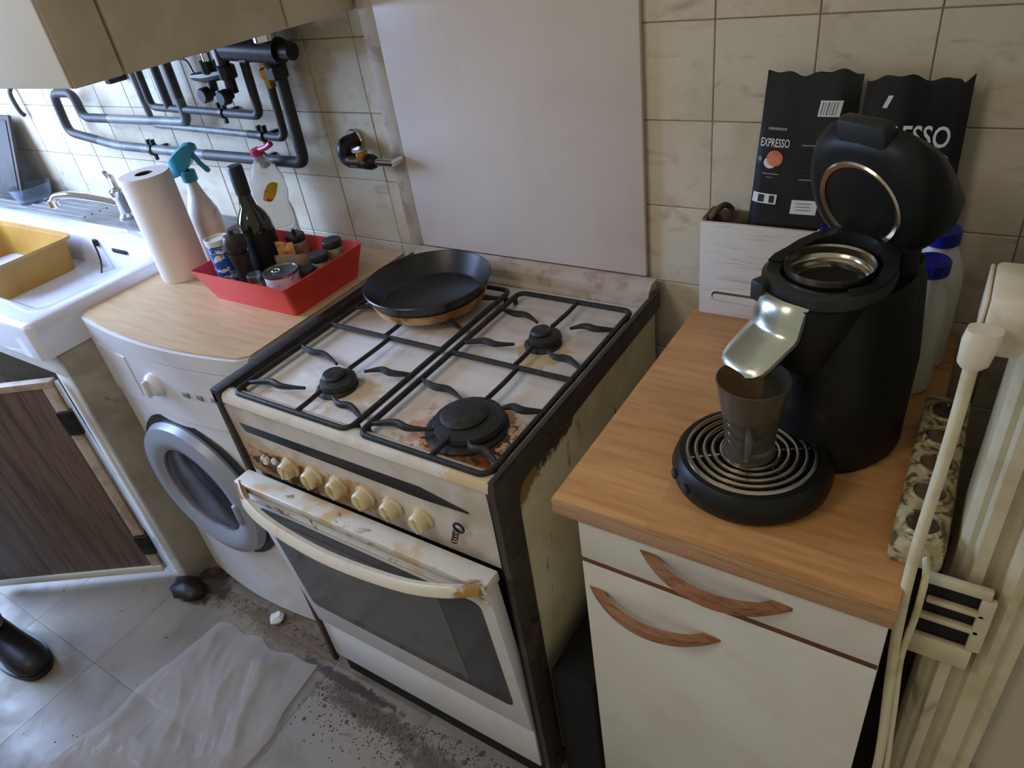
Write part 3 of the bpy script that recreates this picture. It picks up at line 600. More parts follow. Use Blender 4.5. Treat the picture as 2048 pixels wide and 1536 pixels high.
# mixer tap
tp = thing('mixer_tap', (-1.03, -0.10, 0.872), 'chrome mixer tap on the ledge behind the sink', 'tap')
obj('tap_body', MB().lathe([(0, 0.872), (0.026, 0.872), (0.026, 0.880), (0.019, 0.888), (0.018, 0.930), (0.022, 0.936), (0.022, 0.955), (0.014, 0.962), (0, 0.962)], 24, (-1.03, -0.10, 0)), 'chrome', tp)
obj('spout', MB().tube(bez([(-1.035, -0.105, 0.915), (-1.09, -0.13, 0.935), (-1.15, -0.165, 0.955), (-1.20, -0.19, 0.957), (-1.215, -0.197, 0.945)], 5), [0.011]*20+[0.012], 12), 'chrome', tp)
obj('aerator', MB().lathe(cyl(0.014, 0, 0.026, 0.002), 16, (-1.217, -0.198, 0.925)), 'chrome', tp)
obj('lever', MB().tube([(-1.03, -0.10, 0.958), (-1.06, -0.085, 0.985), (-1.10, -0.075, 0.995)], [0.012, 0.010, 0.007], 10), 'chrome', tp)
# dark tray and glass at the far left, on the ledge
dt = MB(); dt.box(-0.18, 0.18, -0.012, 0.0, 0.0, 0.27, 0.004); dt.box(-0.165, 0.165, -0.016, -0.010, 0.015, 0.255, 0.003)
dt.xf(Matrix.Translation((-1.80, -0.105, 0.8765)) @ Matrix.Rotation(math.radians(-18), 4, 'X') )
tag(obj('baking_tray', dt, 'tray_dark'), 'dark baking tray leaning on the tiles at the far left', 'tray')
wp = tag(obj('wall_hook', MB().tube(bez([(-1.56, -0.004, 1.22), (-1.56, -0.02, 1.20), (-1.555, -0.02, 1.15), (-1.55, -0.012, 1.13)], 5), 0.007, 8), 'pipe'), 'short dark hook on the tiles above the baking tray', 'hook')
tag(obj('glass_dish', MB().lathe([(0, 0), (0.05, 0), (0.065, 0.05), (0.062, 0.05), (0.047, 0.004), (0, 0.004)], 24, (-1.60, -0.085, 0.8757)), 'glass_blue'), 'small clear glass dish in front of the dark tray', 'dish')

# ================================================================= ON THE WASHING MACHINE
ZW = 0.8521
pr = thing('paper_towel_roll', (-0.510, -0.285, ZW), 'upright white paper towel roll beside the sink', 'paper towel')
obj('paper', MB().lathe([(0.020, ZW+0.25), (0.020, ZW), (0.054, ZW), (0.056, ZW+0.004), (0.056, ZW+0.246), (0.054, ZW+0.25), (0.020, ZW+0.25)], 40, (-0.510, -0.285, 0)), 'paper', pr)
obj('core', MB().lathe([(0.0175, ZW), (0.0198, ZW), (0.0198, ZW+0.249), (0.0175, ZW+0.249), (0.0175, ZW)], 24, (-0.510, -0.285, 0)), 'card', pr)
sb = thing('spray_bottle', (-0.505, -0.184, ZW), 'pale spray cleaner bottle with a teal trigger head', 'spray bottle')
obj('bottle', MB().lathe([(0, ZW), (0.042, ZW), (0.047, ZW+0.006), (0.047, ZW+0.10), (0.043, ZW+0.125), (0.024, ZW+0.165), (0.016, ZW+0.19), (0.014, ZW+0.205), (0, ZW+0.205)], 28, (-0.505, -0.184, 0), sy=0.72), 'spray_body', sb)
obj('collar', MB().lathe(cyl(0.0175, ZW+0.196, ZW+0.222, 0.002), 18, (-0.505, -0.184, 0)), 'teal', sb)
hd = MB(); zc = ZW+0.245
dirx = Vector((0.83, 0.55, 0)).normalized(); side = Vector((-dirx.y, dirx.x, 0)); c0 = Vector((-0.505, -0.184, 0))
secs = []
for a, zt, zb, w in ((-0.048, 0.226, 0.212, 0.008), (-0.040, 0.246, 0.208, 0.012), (-0.012, 0.268, 0.215, 0.014), (0.016, 0.284, 0.235, 0.013), (0.032, 0.284, 0.262, 0.010), (0.040, 0.280, 0.266, 0.006)):
    p = c0+dirx*a; secs.append([p+side*w+Vector((0, 0, ZW+zb)), p+side*w*0.9+Vector((0, 0, ZW+zt-0.005)), p+Vector((0, 0, ZW+zt)), p-side*w*0.9+Vector((0, 0, ZW+zt-0.005)), p-side*w+Vector((0, 0, ZW+zb))])
obj('spray_head', MB().loft(secs), 'teal', sb, ang=60)
obj('trigger', MB().tube(bez([c0+dirx*0.024+Vector((0, 0, ZW+0.262)), c0+dirx*0.036+Vector((0, 0, ZW+0.235)), c0+dirx*0.052+Vector((0, 0, ZW+0.212))], 5), [0.006]*8+[0.007, 0.006, 0.004], 8), 'teal', sb)
# clear oil bottle
ob = thing('oil_bottle', (-0.358, -0.085, ZW), 'clear plastic oil bottle with a pink cap behind the red tray', 'bottle')
obj('bottle', MB().lathe([(0, ZW), (0.038, ZW), (0.041, ZW+0.006), (0.041, ZW+0.09), (0.035, ZW+0.115), (0.041, ZW+0.14), (0.040, ZW+0.175), (0.030, ZW+0.205), (0.014, ZW+0.222), (0.013, ZW+0.235), (0, ZW+0.235)], 32, (-0.358, -0.085, 0)), 'clear_plastic', ob)
lb = MB(); lb.grid(lambda u, v: (-0.358+0.0425*math.cos(-1.2+u*1.1), -0.085+0.0425*math.sin(-1.2+u*1.1), ZW+0.140+0.032*math.sin(PI*u)*(v-0.5)*1.2+0.03*u), 14, 4)
obj('label', lb, 'oil_label', ob)
lb = MB(); lb.grid(lambda u, v: (-0.358+0.0418*math.cos(-2.0+u*2.2), -0.085+0.0418*math.sin(-2.0+u*2.2), ZW+0.02+0.03*v), 14, 3)
obj('label', lb, 'packet_red', ob)
obj('cap', MB().lathe(cyl(0.016, ZW+0.232, ZW+0.248, 0.003), 18, (-0.358, -0.085, 0)), 'pink', ob)
obj('cap_flap', MB().tube([(-0.348, -0.085, ZW+0.245), (-0.323, -0.083, ZW+0.252), (-0.308, -0.080, ZW+0.260)], [0.007, 0.006, 0.007], 8), 'pink', ob)
# red tray
rt = MB(); T = 0.0025
def qd(x0, x1, y0, y1, z): return [(x, y, z) for x, y in rrect(x0, x1, y0, y1, 0.008, 3)]
rt.loft([qd(-0.312, -0.050, -0.350, -0.158, ZW), qd(-0.338, -0.034, -0.372, -0.136, ZW+0.073), qd(-0.3355, -0.0365, -0.3695, -0.1385, ZW+0.073), qd(-0.3095, -0.0525, -0.3475, -0.1605, ZW+0.003)])
tag(obj('plastic_tray', rt, 'red', ang=30), 'red plastic tray of jars and bottles on the washing machine', 'tray')
ZI = ZW+0.0032
wb = thing('wine_bottle', (-0.262, -0.225, ZI), 'tall dark green glass bottle standing in the red tray', 'bottle')
obj('glass', MB().lathe([(0, ZI), (0.035, ZI), (0.038, ZI+0.005), (0.038, ZI+0.118), (0.037, ZI+0.132), (0.030, ZI+0.150), (0.018, ZI+0.168), (0.0145, ZI+0.19), (0.014, ZI+0.20)], 32, (-0.262, -0.225, 0)), 'green_glass', wb)
obj('neck_capsule', MB().lathe([(0.0146, ZI+0.195), (0.016, ZI+0.196), (0.0165, ZI+0.254), (0.014, ZI+0.258), (0, ZI+0.258)], 24, (-0.262, -0.225, 0)), 'black_plastic', wb)
obj('label', MB().lathe([(0.0384, ZI+0.025), (0.0386, ZI+0.025), (0.0386, ZI+0.112), (0.0384, ZI+0.112)], 32, (-0.262, -0.225, 0)), 'bottle_label', wb)
sc = thing('salt_can', (-0.281, -0.316, ZI), 'blue and white cardboard salt drum in the red tray', 'can')
obj('drum', MB().lathe(cyl(0.025, ZI, ZI+0.118, 0.001), 28, (-0.281, -0.316, 0)), 'blue_can', sc)
obj('lid', MB().lathe([(0, ZI+0.1185), (0.026, ZI+0.1185), (0.0265, ZI+0.130), (0.024, ZI+0.131), (0.0235, ZI+0.126), (0, ZI+0.126)], 28, (-0.281, -0.316, 0)), 'white_card', sc)
pm = thing('pepper_mill', (-0.231, -0.310, ZI), 'dark wooden pepper mill beside the salt drum', 'pepper mill')
obj('mill_body', MB().lathe([(0, ZI), (0.022, ZI), (0.023, ZI+0.01), (0.018, ZI+0.04), (0.017, ZI+0.065), (0.022, ZI+0.095), (0.022, ZI+0.100), (0, ZI+0.100)], 24, (-0.231, -0.310, 0)), 'dark_wood', pm)
obj('mill_head', MB().lathe([(0, ZI+0.100), (0.019, ZI+0.101), (0.024, ZI+0.112), (0.024, ZI+0.128), (0.018, ZI+0.140), (0.006, ZI+0.143), (0.006, ZI+0.150), (0, ZI+0.151)], 24, (-0.231, -0.310, 0)), 'dark_wood', pm)
def jar(x, y, r, h, lidc, label, fill='spice', nub=False, group='spice jars in the red tray'):
    t = thing('spice_jar', (x, y, ZI), label, 'jar', group)
    obj('glass', MB().lathe([(0, ZI), (r-0.002, ZI), (r, ZI+0.003), (r, ZI+h-0.012), (r*0.85, ZI+h), (0, ZI+h)], 24, (x, y, 0)), fill, t)
    pf = [(0, ZI+h), (r*0.98, ZI+h), (r, ZI+h+0.003), (r, ZI+h+0.012), (r*0.92, ZI+h+0.015), (0, ZI+h+0.015)]
    obj('lid', MB().lathe(pf, 24, (x, y, 0)), lidc, t)
    if nub: obj('lid_nub', MB().lathe(cyl(0.004, ZI+h+0.015, ZI+h+0.026, 0.001), 10, (x, y, 0)), lidc, t)
jar(-0.178, -0.327, 0.0165, 0.050, 'tin', 'small glass jar with a metal lid beside the tin', 'jar_glass')
jar(-0.192, -0.184, 0.022, 0.078, 'black_plastic', 'spice jar with a black nubbed lid next to the printed packet', 'jar_glass', True)
jar(-0.077, -0.184, 0.022, 0.078, 'black_plastic', 'black-lidded jar in the back right corner of the red tray', 'jar_glass')
jar(-0.076, -0.229, 0.021, 0.066, 'black_plastic', 'black-lidded jar in the middle right of the red tray', 'jar_glass')
jar(-0.073, -0.270, 0.017, 0.052, 'black_plastic', 'smallest black-lidded jar right behind the food tin', 'spice')
tn = thing('food_tin', (-0.112, -0.307, ZI), 'food tin with a ring-pull lid in the front of the red tray', 'tin')
obj('can', MB().lathe([(0, ZI), (0.036, ZI), (0.0365, ZI+0.003), (0.0365, ZI+0.070), (0, ZI+0.070)], 32, (-0.112, -0.307, 0)), 'tin_label', tn)
obj('lid', MB().lathe([(0, ZI+0.0705), (0.033, ZI+0.0705), (0.0345, ZI+0.074), (0.0375, ZI+0.074), (0.0375, ZI+0.069), (0.0367, ZI+0.069)], 32, (-0.112, -0.307, 0)), 'tin', tn)
obj('ring_pull', MB().tube([(-0.122+0.010*math.cos(q*PI/8), -0.311+0.007*math.sin(q*PI/8), ZI+0.073) for q in range(16)], 0.0015, 6, True), 'chrome', tn)
def packet(name, x, y, w, h, th, rz, m, label):
    def f(s):
        def g(u, v):
            b = th*(1-abs(2*u-1)**3)*(1-abs(2*v-1)**4)
            p = Vector(((u-0.5)*w, s*b+0.002*math.sin(9*u+5*v), v*h)); p.rotate(Matrix.Rotation(rz, 3, 'Z')); return p+Vector((x, y, ZI))
        return g
    m2 = MB(); m2.grid(f(1), 10, 10); m2.grid(f(-1), 10, 10)
    return tag(obj(name, m2, m), label, 'packet')
packet('paper_packet', -0.142, -0.248, 0.080, 0.078, 0.016, 0.35, 'brown_paper', 'crumpled brown paper packet in the middle of the red tray')
packet('printed_packet', -0.194, -0.218, 0.050, 0.088, 0.008, 0.15, 'packet_red', 'red and yellow printed sachet behind the brown packet')

# ================================================================= RIGHT BASE CABINET
cb = thing('base_cabinet', (0.91, -0.3, 0), 'white base cabinet with curved wooden handles right of the cooker', 'cabinet')
obj('carcass', MB().box(0.716, 1.098, -0.558, -0.02, 0.02, 0.818, 0.002), 'cab_white', cb)
df = obj('drawer_front', MB().box(0.717, 1.098, -0.577, -0.5585, 0.730, 0.816, 0.002), 'cab_white', cb)
dn = obj('door', MB().box(0.717, 1.098, -0.577, -0.5585, 0.04, 0.722, 0.002), 'cab_white', cb)
obj('brown_gap', MB().box(0.717, 1.097, -0.5766, -0.5582, 0.722, 0.730), 'brown_edge', cb)
def arch(x0, x1, z, zr):
    m = MB(); n = 16; secs = []
    for k in range(n+1):
        t = k/n; s = math.sin(PI*t); x = x0+(x1-x0)*t
        yo = -0.577-0.036*s**0.8; th = 0.003+0.0075*s**0.5; dz = 0.0085*(0.25+0.75*min(1, s*1.6))
        inner = min(-0.5775, yo+th+ (0.020*max(0, 1-s*1.7)))
        zz = z+(zr-z)*t-0.004*s
        secs.append([(x, yo, zz-dz), (x, yo, zz+dz*0.7), (x, inner, zz+dz), (x, inner, zz-dz)])
    return m.loft(secs)
obj('handle', arch(0.808, 1.000, 0.786, 0.776), 'wood_handle', df, ang=50)
obj('handle', arch(0.726, 0.918, 0.671, 0.664), 'wood_handle', dn, ang=50)
wt = thing('worktop', (0.895, -0.3, 0.81), 'wood-effect laminate worktop on the right base cabinet', 'worktop')
obj('board', MB().box(0.6895, 1.102, -0.590, -0.004, 0.8185, 0.8455, 0.001), 'worktop', wt)
obj('front_edge', MB().box(0.6895, 1.102, -0.5925, -0.5902, 0.8185, 0.8450, 0.001), 'worktop_edge', wt)
ZC = 0.8457
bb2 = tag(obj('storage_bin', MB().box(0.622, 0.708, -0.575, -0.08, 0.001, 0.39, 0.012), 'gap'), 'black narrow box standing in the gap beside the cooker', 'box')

# crate
CY0, CY1 = -0.066, -0.004
cr = thing('wooden_crate', (0.80, -0.035, ZC), 'narrow whitewashed wooden box holding a coffee bag', 'crate')
fm = MB(); x0, x1, za, zb = 0.700, 0.890, ZC, ZC+0.172
sx0, sx1, sz0, sz1 = 0.722, 0.868, ZC+0.030, ZC+0.048
obj('front_board', MB().box(x0, x1, CY0, CY0+0.008, za, zb, 0.0015), 'crate', cr)
obj('slot', MB().prism(rrect(sx0, sx1, sz0, sz1, 0.0088), CY0-0.0006, CY0+0.003, 'y'), 'crate_dark', cr)
slf = MB(); slf.tube([(x, CY0-0.0008, z) for x, z in rrect(sx0, sx1, sz0, sz1, 0.0088)], 0.0012, 6, True)
obj('slot_rim', slf, 'crate', cr)
obj('inner_slot_board', MB().prism(rrect(sx0+0.003, sx1, sz0+0.001, sz1-0.006, 0.004), CY0-0.0010, CY0+0.001, 'y'), 'crate', cr)
obj('end_board', MB().box(x0, x0+0.008, CY0+0.0082, CY1, za, zb+0.004, 0.0015), 'crate_dark', cr)
obj('end_board', MB().box(x1-0.008, x1, CY0+0.0082, CY1, za, zb, 0.0015), 'crate', cr)
obj('back_board', MB().box(x0+0.0082, x1-0.0082, CY1-0.006, CY1, za, zb, 0.0015), 'crate_dark', cr)
obj('base_board', MB().box(x0+0.0082, x1-0.0082, CY0+0.0082, CY1-0.0062, za, za+0.006), 'crate', cr)
obj('rope_handle', MB().tube(bez([(0.712, -0.050, zb), (0.720, -0.045, zb+0.014), (0.730, -0.030, zb+0.018), (0.738, -0.018, zb+0.006)], 5), 0.005, 8), 'crate_dark', cr)

# coffee bags
def text_mesh(body, size, sxx=1.0):
    c = bpy.data.curves.new('t', 'FONT'); c.body = body; c.size = size; c.align_x = 'CENTER'; c.resolution_u = 3; c.offset = size*0.012
    o = bpy.data.objects.new('t', c); COL.objects.link(o)
    dg = bpy.context.evaluated_depsgraph_get(); me = bpy.data.meshes.new_from_object(o.evaluated_get(dg))
    bpy.data.objects.remove(o, do_unlink=True)
    for v in me.vertices: v.co.x *= sxx
    return me
def make_bag(label, xt0, xt1, xb0, xb1, z0, z1, yc, th, seed, tears):
    rn = random.Random(seed)
    t = thing('coffee_bag', ((xb0+xb1)/2, yc, z0), label, 'coffee bag')
    def edge(u): 
        z = z1+0.003*math.sin(u*9+seed)+0.0022*math.sin(u*23+seed*2)
        for (a, w, d) in tears: z -= d*max(0, 1-abs(u-a)/w)
        return z
    def half(u, v): return th*(1-abs(2*u-1)**5*0.85)*(1-0.93*v**2.2)*(0.90+0.10*min(1, v*8))
    def wr(u, v): return 0.0016*math.sin(14*u+7*v+seed)*v+0.0012*math.sin(25*v+9*u)
    def pt(u, v, s):
        x = (xb0+(xt0-xb0)*v)*(1-u)+(xb1+(xt1-xb1)*v)*u
        z = z0+(edge(u)-z0)*v
        return Vector((x, yc-s*half(u, v)+wr(u, v)*0.5*s, z))
    m = MB(); m.grid(lambda u, v: pt(u, v, 1), 24, 24); m.grid(lambda u, v: pt(u, v, -1), 24, 24); m.grid(lambda u, v: pt(u, 0, 1) if v < 0.5 else pt(u, 0, -1), 24, 1)
    obj('foil', m, 'bag', t, ang=60)
    def surf(x, z):
        v = min(1, max(0, (z-z0)/(z1-z0))); a = xb0+(xt0-xb0)*v; b = xb1+(xt1-xb1)*v; u = min(1, max(0, (x-a)/(b-a)))
        return Vector((x, yc-half(u, v)+wr(u, v)*0.5-0.0013, z))
    def rect(name, x0, x1, za, zb, m_, sh=0.0, off=0.0):
        q = MB(); q.grid(lambda u, v: surf(x0+(x1-x0)*u+sh*v, za+(zb-za)*v)-Vector((0, off, 0)), 6, 6); return obj(name, q, m_, t)
    def text(name, body, x, z, size, m_, sxx=1.0, shear=0.0):
        me = text_mesh(body, size, sxx); b = bmesh.new(); b.from_mesh(me); bpy.data.meshes.remove(me)
        for v in b.verts: v.co = surf(x+v.co.x+shear*v.co.y, z+v.co.y)-Vector((0, 0.0003, 0))
        q = MB(); q.bm.free(); q.bm = b; return obj(name, q, m_, t)
    def disc(name, x, z, r, m_, sq=1.0, off=0.0):
        q = MB(); n = 20; c = q.bm.verts.new(surf(x, z)-Vector((0, off, 0))); R = [q.bm.verts.new(surf(x+r*math.cos(2*PI*k/n), z+r*sq*math.sin(2*PI*k/n))-Vector((0, off, 0))) for k in range(n)]
        for k in range(n): q.bm.faces.new((c, R[k], R[(k+1) % n]))
        return obj(name, q, m_, t)
    return t, rect, text, disc
t, rect, text, disc = make_bag('black coffee pad bag standing in the whitewashed box, EXPRESSO on its face', 0.787, 0.916, 0.760, 0.906, ZC+0.008, 1.243, -0.036, 0.020, 1, ())
text('word', 'EXPRESSO', 0.806, 1.140, 0.0175, 'print_white', 0.56, 0.05)
rect('maker_mark', 0.794, 0.822, 1.1645, 1.1685, 'print_grey', 0.001)
disc('cup_print', 0.801, 1.116, 0.0095, 'print_white', 0.9); disc('pod_print', 0.808, 1.123, 0.0125, 'print_orange', 0.95, 0.0004)
rect('small_print', 0.782, 0.788, 1.117, 1.124, 'print_grey')
rect('small_print', 0.790, 0.816, 1.0985, 1.1005, 'print_grey'); rect('small_print', 0.797, 0.807, 1.0935, 1.095, 'print_grey')
rect('icon_bar', 0.776, 0.815, 1.052, 1.068, 'print_white', 0.002); rect('icon', 0.786, 0.796, 1.054, 1.066, 'print_dark', 0.001, 0.0004); rect('icon', 0.804, 0.812, 1.054, 1.066, 'print_dark', 0.001, 0.0004)
rect('barcode', 0.862, 0.892, 1.185, 1.207, 'print_white', 0.003)
for k, (a, w) in enumerate(((0.865, .0016), (0.869, .001), (0.8725, .0022), (0.877, .001), (0.8805, .0018), (0.885, .0012))): rect('bar', a, a+w, 1.187, 1.205, 'print_grey', 0.003, 0.0004)
rect('white_label', 0.838, 0.876, 1.040, 1.062, 'print_white', 0.002)
for k in range(3): rect('label_line', 0.846, 0.868, 1.046+0.005*k, 1.0472+0.005*k, 'print_grey', 0.0, 0.0004)
for k, (zz, w) in enumerate(((1.163, .03), (1.153, .034), (1.143, .036), (1.134, .024), (1.126, .02), (1.118, .02), (1.108, .03), (1.100, .036), (1.092, .034))): rect('text_line', 0.846, 0.846+w, zz, zz+0.0022, 'print_grey' if k in (2, 8) else 'coffee_grey')
t, rect, text, disc = make_bag('second black coffee pad bag, right of the slit, behind the raised coffee machine lid', 0.920, 1.047, 0.910, 1.056, ZC+0.0005, 1.234, -0.030, 0.021, 5, ((0.93, 0.06, 0.010),))
text('word', 'EXPRESSO', 0.972, 1.146, 0.040, 'print_white', 0.68, 0.0)
disc('cup_print', 1.026, 1.126, 0.008, 'print_white', 0.9); disc('pod_print', 1.030, 1.131, 0.006, 'print_grey', 0.9, 0.0004)
rect('glint_mark', 0.944, 0.950, 1.196, 1.212, 'print_white', 0.006)

# milk bottles
BG = 'white milk bottles with blue caps'
def milk(x, y, h, r, label):
    t = thing('milk_bottle', (x, y, ZC), label, 'bottle', BG); z = ZC
    obj('bottle', MB().lathe([(0, z), (r-0.004, z), (r, z+0.006), (r, z+h*0.60), (r*0.94, z+h*0.72), (r*0.62, z+h*0.86), (0.019, z+h*0.90), (0.019, z+h*0.95), (0, z+h*0.95)], 28, (x, y, 0)), 'milk', t)
    obj('cap', MB().lathe(cyl(0.0225, z+h*0.89, z+h, 0.003), 24, (x, y, 0)), 'blue_cap', t)
milk(0.918, -0.115, 0.202, 0.033, 'white bottle with a blue cap between the box and the coffee machine')
milk(1.052, -0.098, 0.212, 0.036, 'white bottle with a blue cap, the rear one right of the coffee machine')
milk(1.049, -0.172, 0.200, 0.030, 'white bottle with a blue cap, the front one right of the coffee machine')

# ================================================================= COFFEE MACHINE (local, +Y is its back)
cm = thing('coffee_machine', (0.907, -0.448, ZC), 'black pod coffee machine with its lid raised, on the worktop', 'coffee machine', rz=math.radians(-30))
def ell(cx, cy, rx, ry, z, n=36, p=2.4):
    out = []
    for k in range(n):
        a = 2*PI*k/n; c, s = math.cos(a), math.sin(a)
        out.append((cx+rx*math.copysign(abs(c)**(2/p), c), cy+ry*math.copysign(abs(s)**(2/p), s), z))
    return out
obj('drip_tray_base', MB().lathe([(0, 0), (0.090, 0), (0.097, 0.008), (0.099, 0.022), (0.094, 0.036), (0.089, 0.042), (0.080, 0.043), (0.079, 0.036), (0, 0.036)], 48), 'coffee_black', cm, local=True)
gr = MB()
for k in range(7): gr.tube([( (0.0775-0.0105*k)*math.cos(q*PI/24), (0.0775-0.0105*k)*math.sin(q*PI/24)-0.002, 0.0428) for q in range(48)], 0.0030, 8, True)
for k in range(6): gr.tube([(0.02*math.cos(k*PI/3), 0.02*math.sin(k*PI/3)-0.002, 0.0415), (0.076*math.cos(k*PI/3), 0.076*math.sin(k*PI/3)-0.002, 0.0395)], 0.0012, 6)
obj('drip_grille', gr, 'ring_metal', cm, local=True)
for a in (-1.54, -1.22): obj('button', MB().lathe([(0, 0), (0.007, 0), (0.007, 0.003), (0.0045, 0.0045), (0, 0.0045)], 16, (0.0975*math.cos(a-0.45), 0.0975*math.sin(a-0.45), 0.022), RZ(a-0.45) @ RY(PI/2)), 'coffee_grey', cm, local=True)
body = MB()
body.loft([ell(-0.004, 0.142, 0.079, 0.084, 0.0), ell(-0.004, 0.142, 0.082, 0.086, 0.012), ell(-0.004, 0.140, 0.078, 0.084, 0.10), ell(-0.004, 0.137, 0.072, 0.084, 0.18), ell(-0.004, 0.130, 0.068, 0.086, 0.236), ell(-0.004, 0.130, 0.065, 0.082, 0.244)])
obj('body', body, 'coffee_black', cm, local=True, ang=50)
wtk = MB(); wtk.loft([ell(-0.006, 0.190, 0.062, 0.056, 0.001), ell(-0.006, 0.190, 0.064, 0.056, 0.12), ell(-0.008, 0.182, 0.060, 0.054, 0.225), ell(-0.010, 0.178, 0.056, 0.050, 0.252)])
obj('water_tank', wtk, 'coffee_grey', cm, local=True, ang=50)
hd = MB(); hd.loft([ell(0, 0.070, 0.034, 0.030, 0.150), ell(0, 0.066, 0.040, 0.040, 0.170), ell(0, 0.075, 0.052, 0.058, 0.205), ell(0, 0.085, 0.060, 0.064, 0.238), ell(0, 0.088, 0.064, 0.066, 0.246)])
obj('brew_head', hd, 'coffee_black', cm, local=True, ang=50)
col = MB(); col.loft([ell(0, 0.096, 0.066, 0.068, 0.2465), ell(0, 0.098, 0.067, 0.070, 0.260), ell(0, 0.100, 0.063, 0.066, 0.264), ell(0, 0.098, 0.050, 0.050, 0.260), ell(0, 0.098, 0.048, 0.048, 0.2470)])
obj('collar', col, 'coffee_grey', cm, local=True, ang=50)
rr = MB(); rr.lathe([(0.046, 0.266), (0.0485, 0.268), (0.0485, 0.260), (0.044, 0.256), (0.043, 0.252), (0.040, 0.250), (0.039, 0.246), (0.034, 0.2445), (0.034, 0.243), (0.046, 0.243), (0.046, 0.266)], 44, (0, 0.098, 0.0035))
obj('pad_ring', rr, 'ring_metal', cm, local=True)
obj('pad_well', MB().lathe([(0, 0.2475), (0.033, 0.2475), (0.033, 0.2495), (0, 0.2485)], 32, (0, 0.098, 0)), 'gap', cm, local=True)
bw = MB(); secs = []
for k in range(17):
    a = math.radians(-30+240*k/16); h = 0.262+0.022*max(0, math.sin(a)); r0, r1 = 0.054, 0.068
    c, s = math.cos(a), math.sin(a)
    secs.append([(r0*c, 0.100+r0*s, 0.2635), (r1*c, 0.100+r1*s*1.05, 0.2635), (r1*c, 0.100+r1*s*1.05, h+0.004), (r0*c, 0.100+r0*s, h+0.002)])
obj('rear_wall', bw.loft(secs), 'coffee_black', cm, local=True, ang=50)
obj('front_catch', MB().box(-0.042, -0.022, 0.020, 0.040, 0.236, 0.262, 0.004), 'coffee_grey', cm, local=True)
# silver spout: curved shield flaring forward
sv = MB(); prof = [(0.022, 0.252, 0.034, 0.012), (0.014, 0.246, 0.0345, 0.012), (0.011, 0.230, 0.0345, 0.011), (0.009, 0.219, 0.0345, 0.010), (0.006, 0.215, 0.0345, 0.009), (-0.004, 0.208, 0.0340, 0.006), (-0.020, 0.197, 0.0330, 0.004), (-0.030, 0.190, 0.0305, 0.003), (-0.035, 0.186, 0.0250, 0.002), (-0.037, 0.183, 0.017, 0.001)]
secs = []
for (y, z, w, bow) in prof:
    secs.append([(w*q/6, y+bow*(abs(q)/6)**2.4, z-0.004*(abs(q)/6)**4) for q in range(-6, 7)])
secs2 = [[(x, y+0.004, z-0.004) for x, y, z in q] for q in secs]
sv.loft([a+b[::-1] for a, b in zip(secs, secs2)])
obj('spout_shield', sv, 'silver', cm, local=True, ang=50)
obj('spout', MB().loft([ell(0, 0.022, 0.020, 0.022, 0.190), ell(0, 0.018, 0.016, 0.026, 0.178), ell(0, 0.012, 0.010, 0.020, 0.166)]), 'coffee_black', cm, local=True, ang=50)
# lid
LT = Matrix.Translation((-0.012, 0.165, 0.262)) @ Matrix.Rotation(math.radians(-74), 4, 'X')
def lid(mb): return mb.xf(LT)
ld = MB(); ld.loft([[(x, y-0.064, z) for x, y, z in e] for e in (ell(0, 0, 0.062, 0.062, 0.0, p=2.4), ell(0, 0, 0.072, 0.071, 0.006, p=2.5), ell(0, -0.002, 0.078, 0.078, 0.030, p=2.8), ell(0, -0.004, 0.078, 0.080, 0.066, p=3.0), ell(0, -0.002, 0.066, 0.068, 0.100, p=3.0), ell(0, 0, 0.050, 0.05, 0.106, p=2.6))])
for v in ld.bm.verts: v.co.z *= 0.42+0.58*min(1, max(0, 1+v.co.y/0.135))
lo = obj('lid', lid(ld), 'coffee_black', cm, local=True, ang=50)
r2 = MB(); r2.lathe([(0.047, -0.001), (0.052, -0.003), (0.054, -0.001), (0.053, 0.004), (0.047, 0.004), (0.047, -0.001)], 40, (0, -0.062, 0)); obj('lid_ring', lid(r2), 'ring_metal', lo, local=True)
r2 = MB(); r2.lathe([(0, 0.003), (0.040, 0.003), (0.046, -0.0005), (0.0465, 0.004), (0, 0.0045)], 36, (0, -0.062, 0)); obj('lid_seal', lid(r2), 'coffee_black', lo, local=True)
obj('lid_lip', lid(MB().box(-0.030, 0.034, -0.160, -0.128, 0.004, 0.024, 0.007)), 'coffee_grey', lo, local=True)
obj('hinge_arm', MB().box(-0.045, 0.05, 0.155, 0.190, 0.240, 0.285, 0.010), 'coffee_black', cm, local=True)
# cup
zc = ZC+0.0455
cu = thing('glass_cup', (0.905, -0.455, zc), 'smoked glass coffee cup on the machine drip tray', 'cup')
obj('glass', MB().lathe([(0, zc), (0.030, zc), (0.032, zc+0.003), (0.0305, zc+0.010), (0.0300, zc+0.025), (0.0340, zc+0.055), (0.0395, zc+0.088), (0.0435, zc+0.112), (0.0420, zc+0.1128), (0.0372, zc+0.088), (0.0315, zc+0.055), (0.0275, zc+0.030), (0.024, zc+0.016), (0, zc+0.014)], 40, (0.905, -0.455, 0)), 'smoke_glass', cu)
hx = Vector((0.25, -0.97, 0)).normalized(); c0 = Vector((0.905, -0.455, zc))
obj('handle', MB().tube(bez([c0+hx*0.030+Vector((0, 0, 0.060)), c0+hx*0.048+Vector((0, 0, 0.058)), c0+hx*0.050+Vector((0, 0, 0.036)), c0+hx*0.042+Vector((0, 0, 0.020)), c0+hx*0.028+Vector((0, 0, 0.020))], 5), 0.0045, 8), 'smoke_glass', cu)

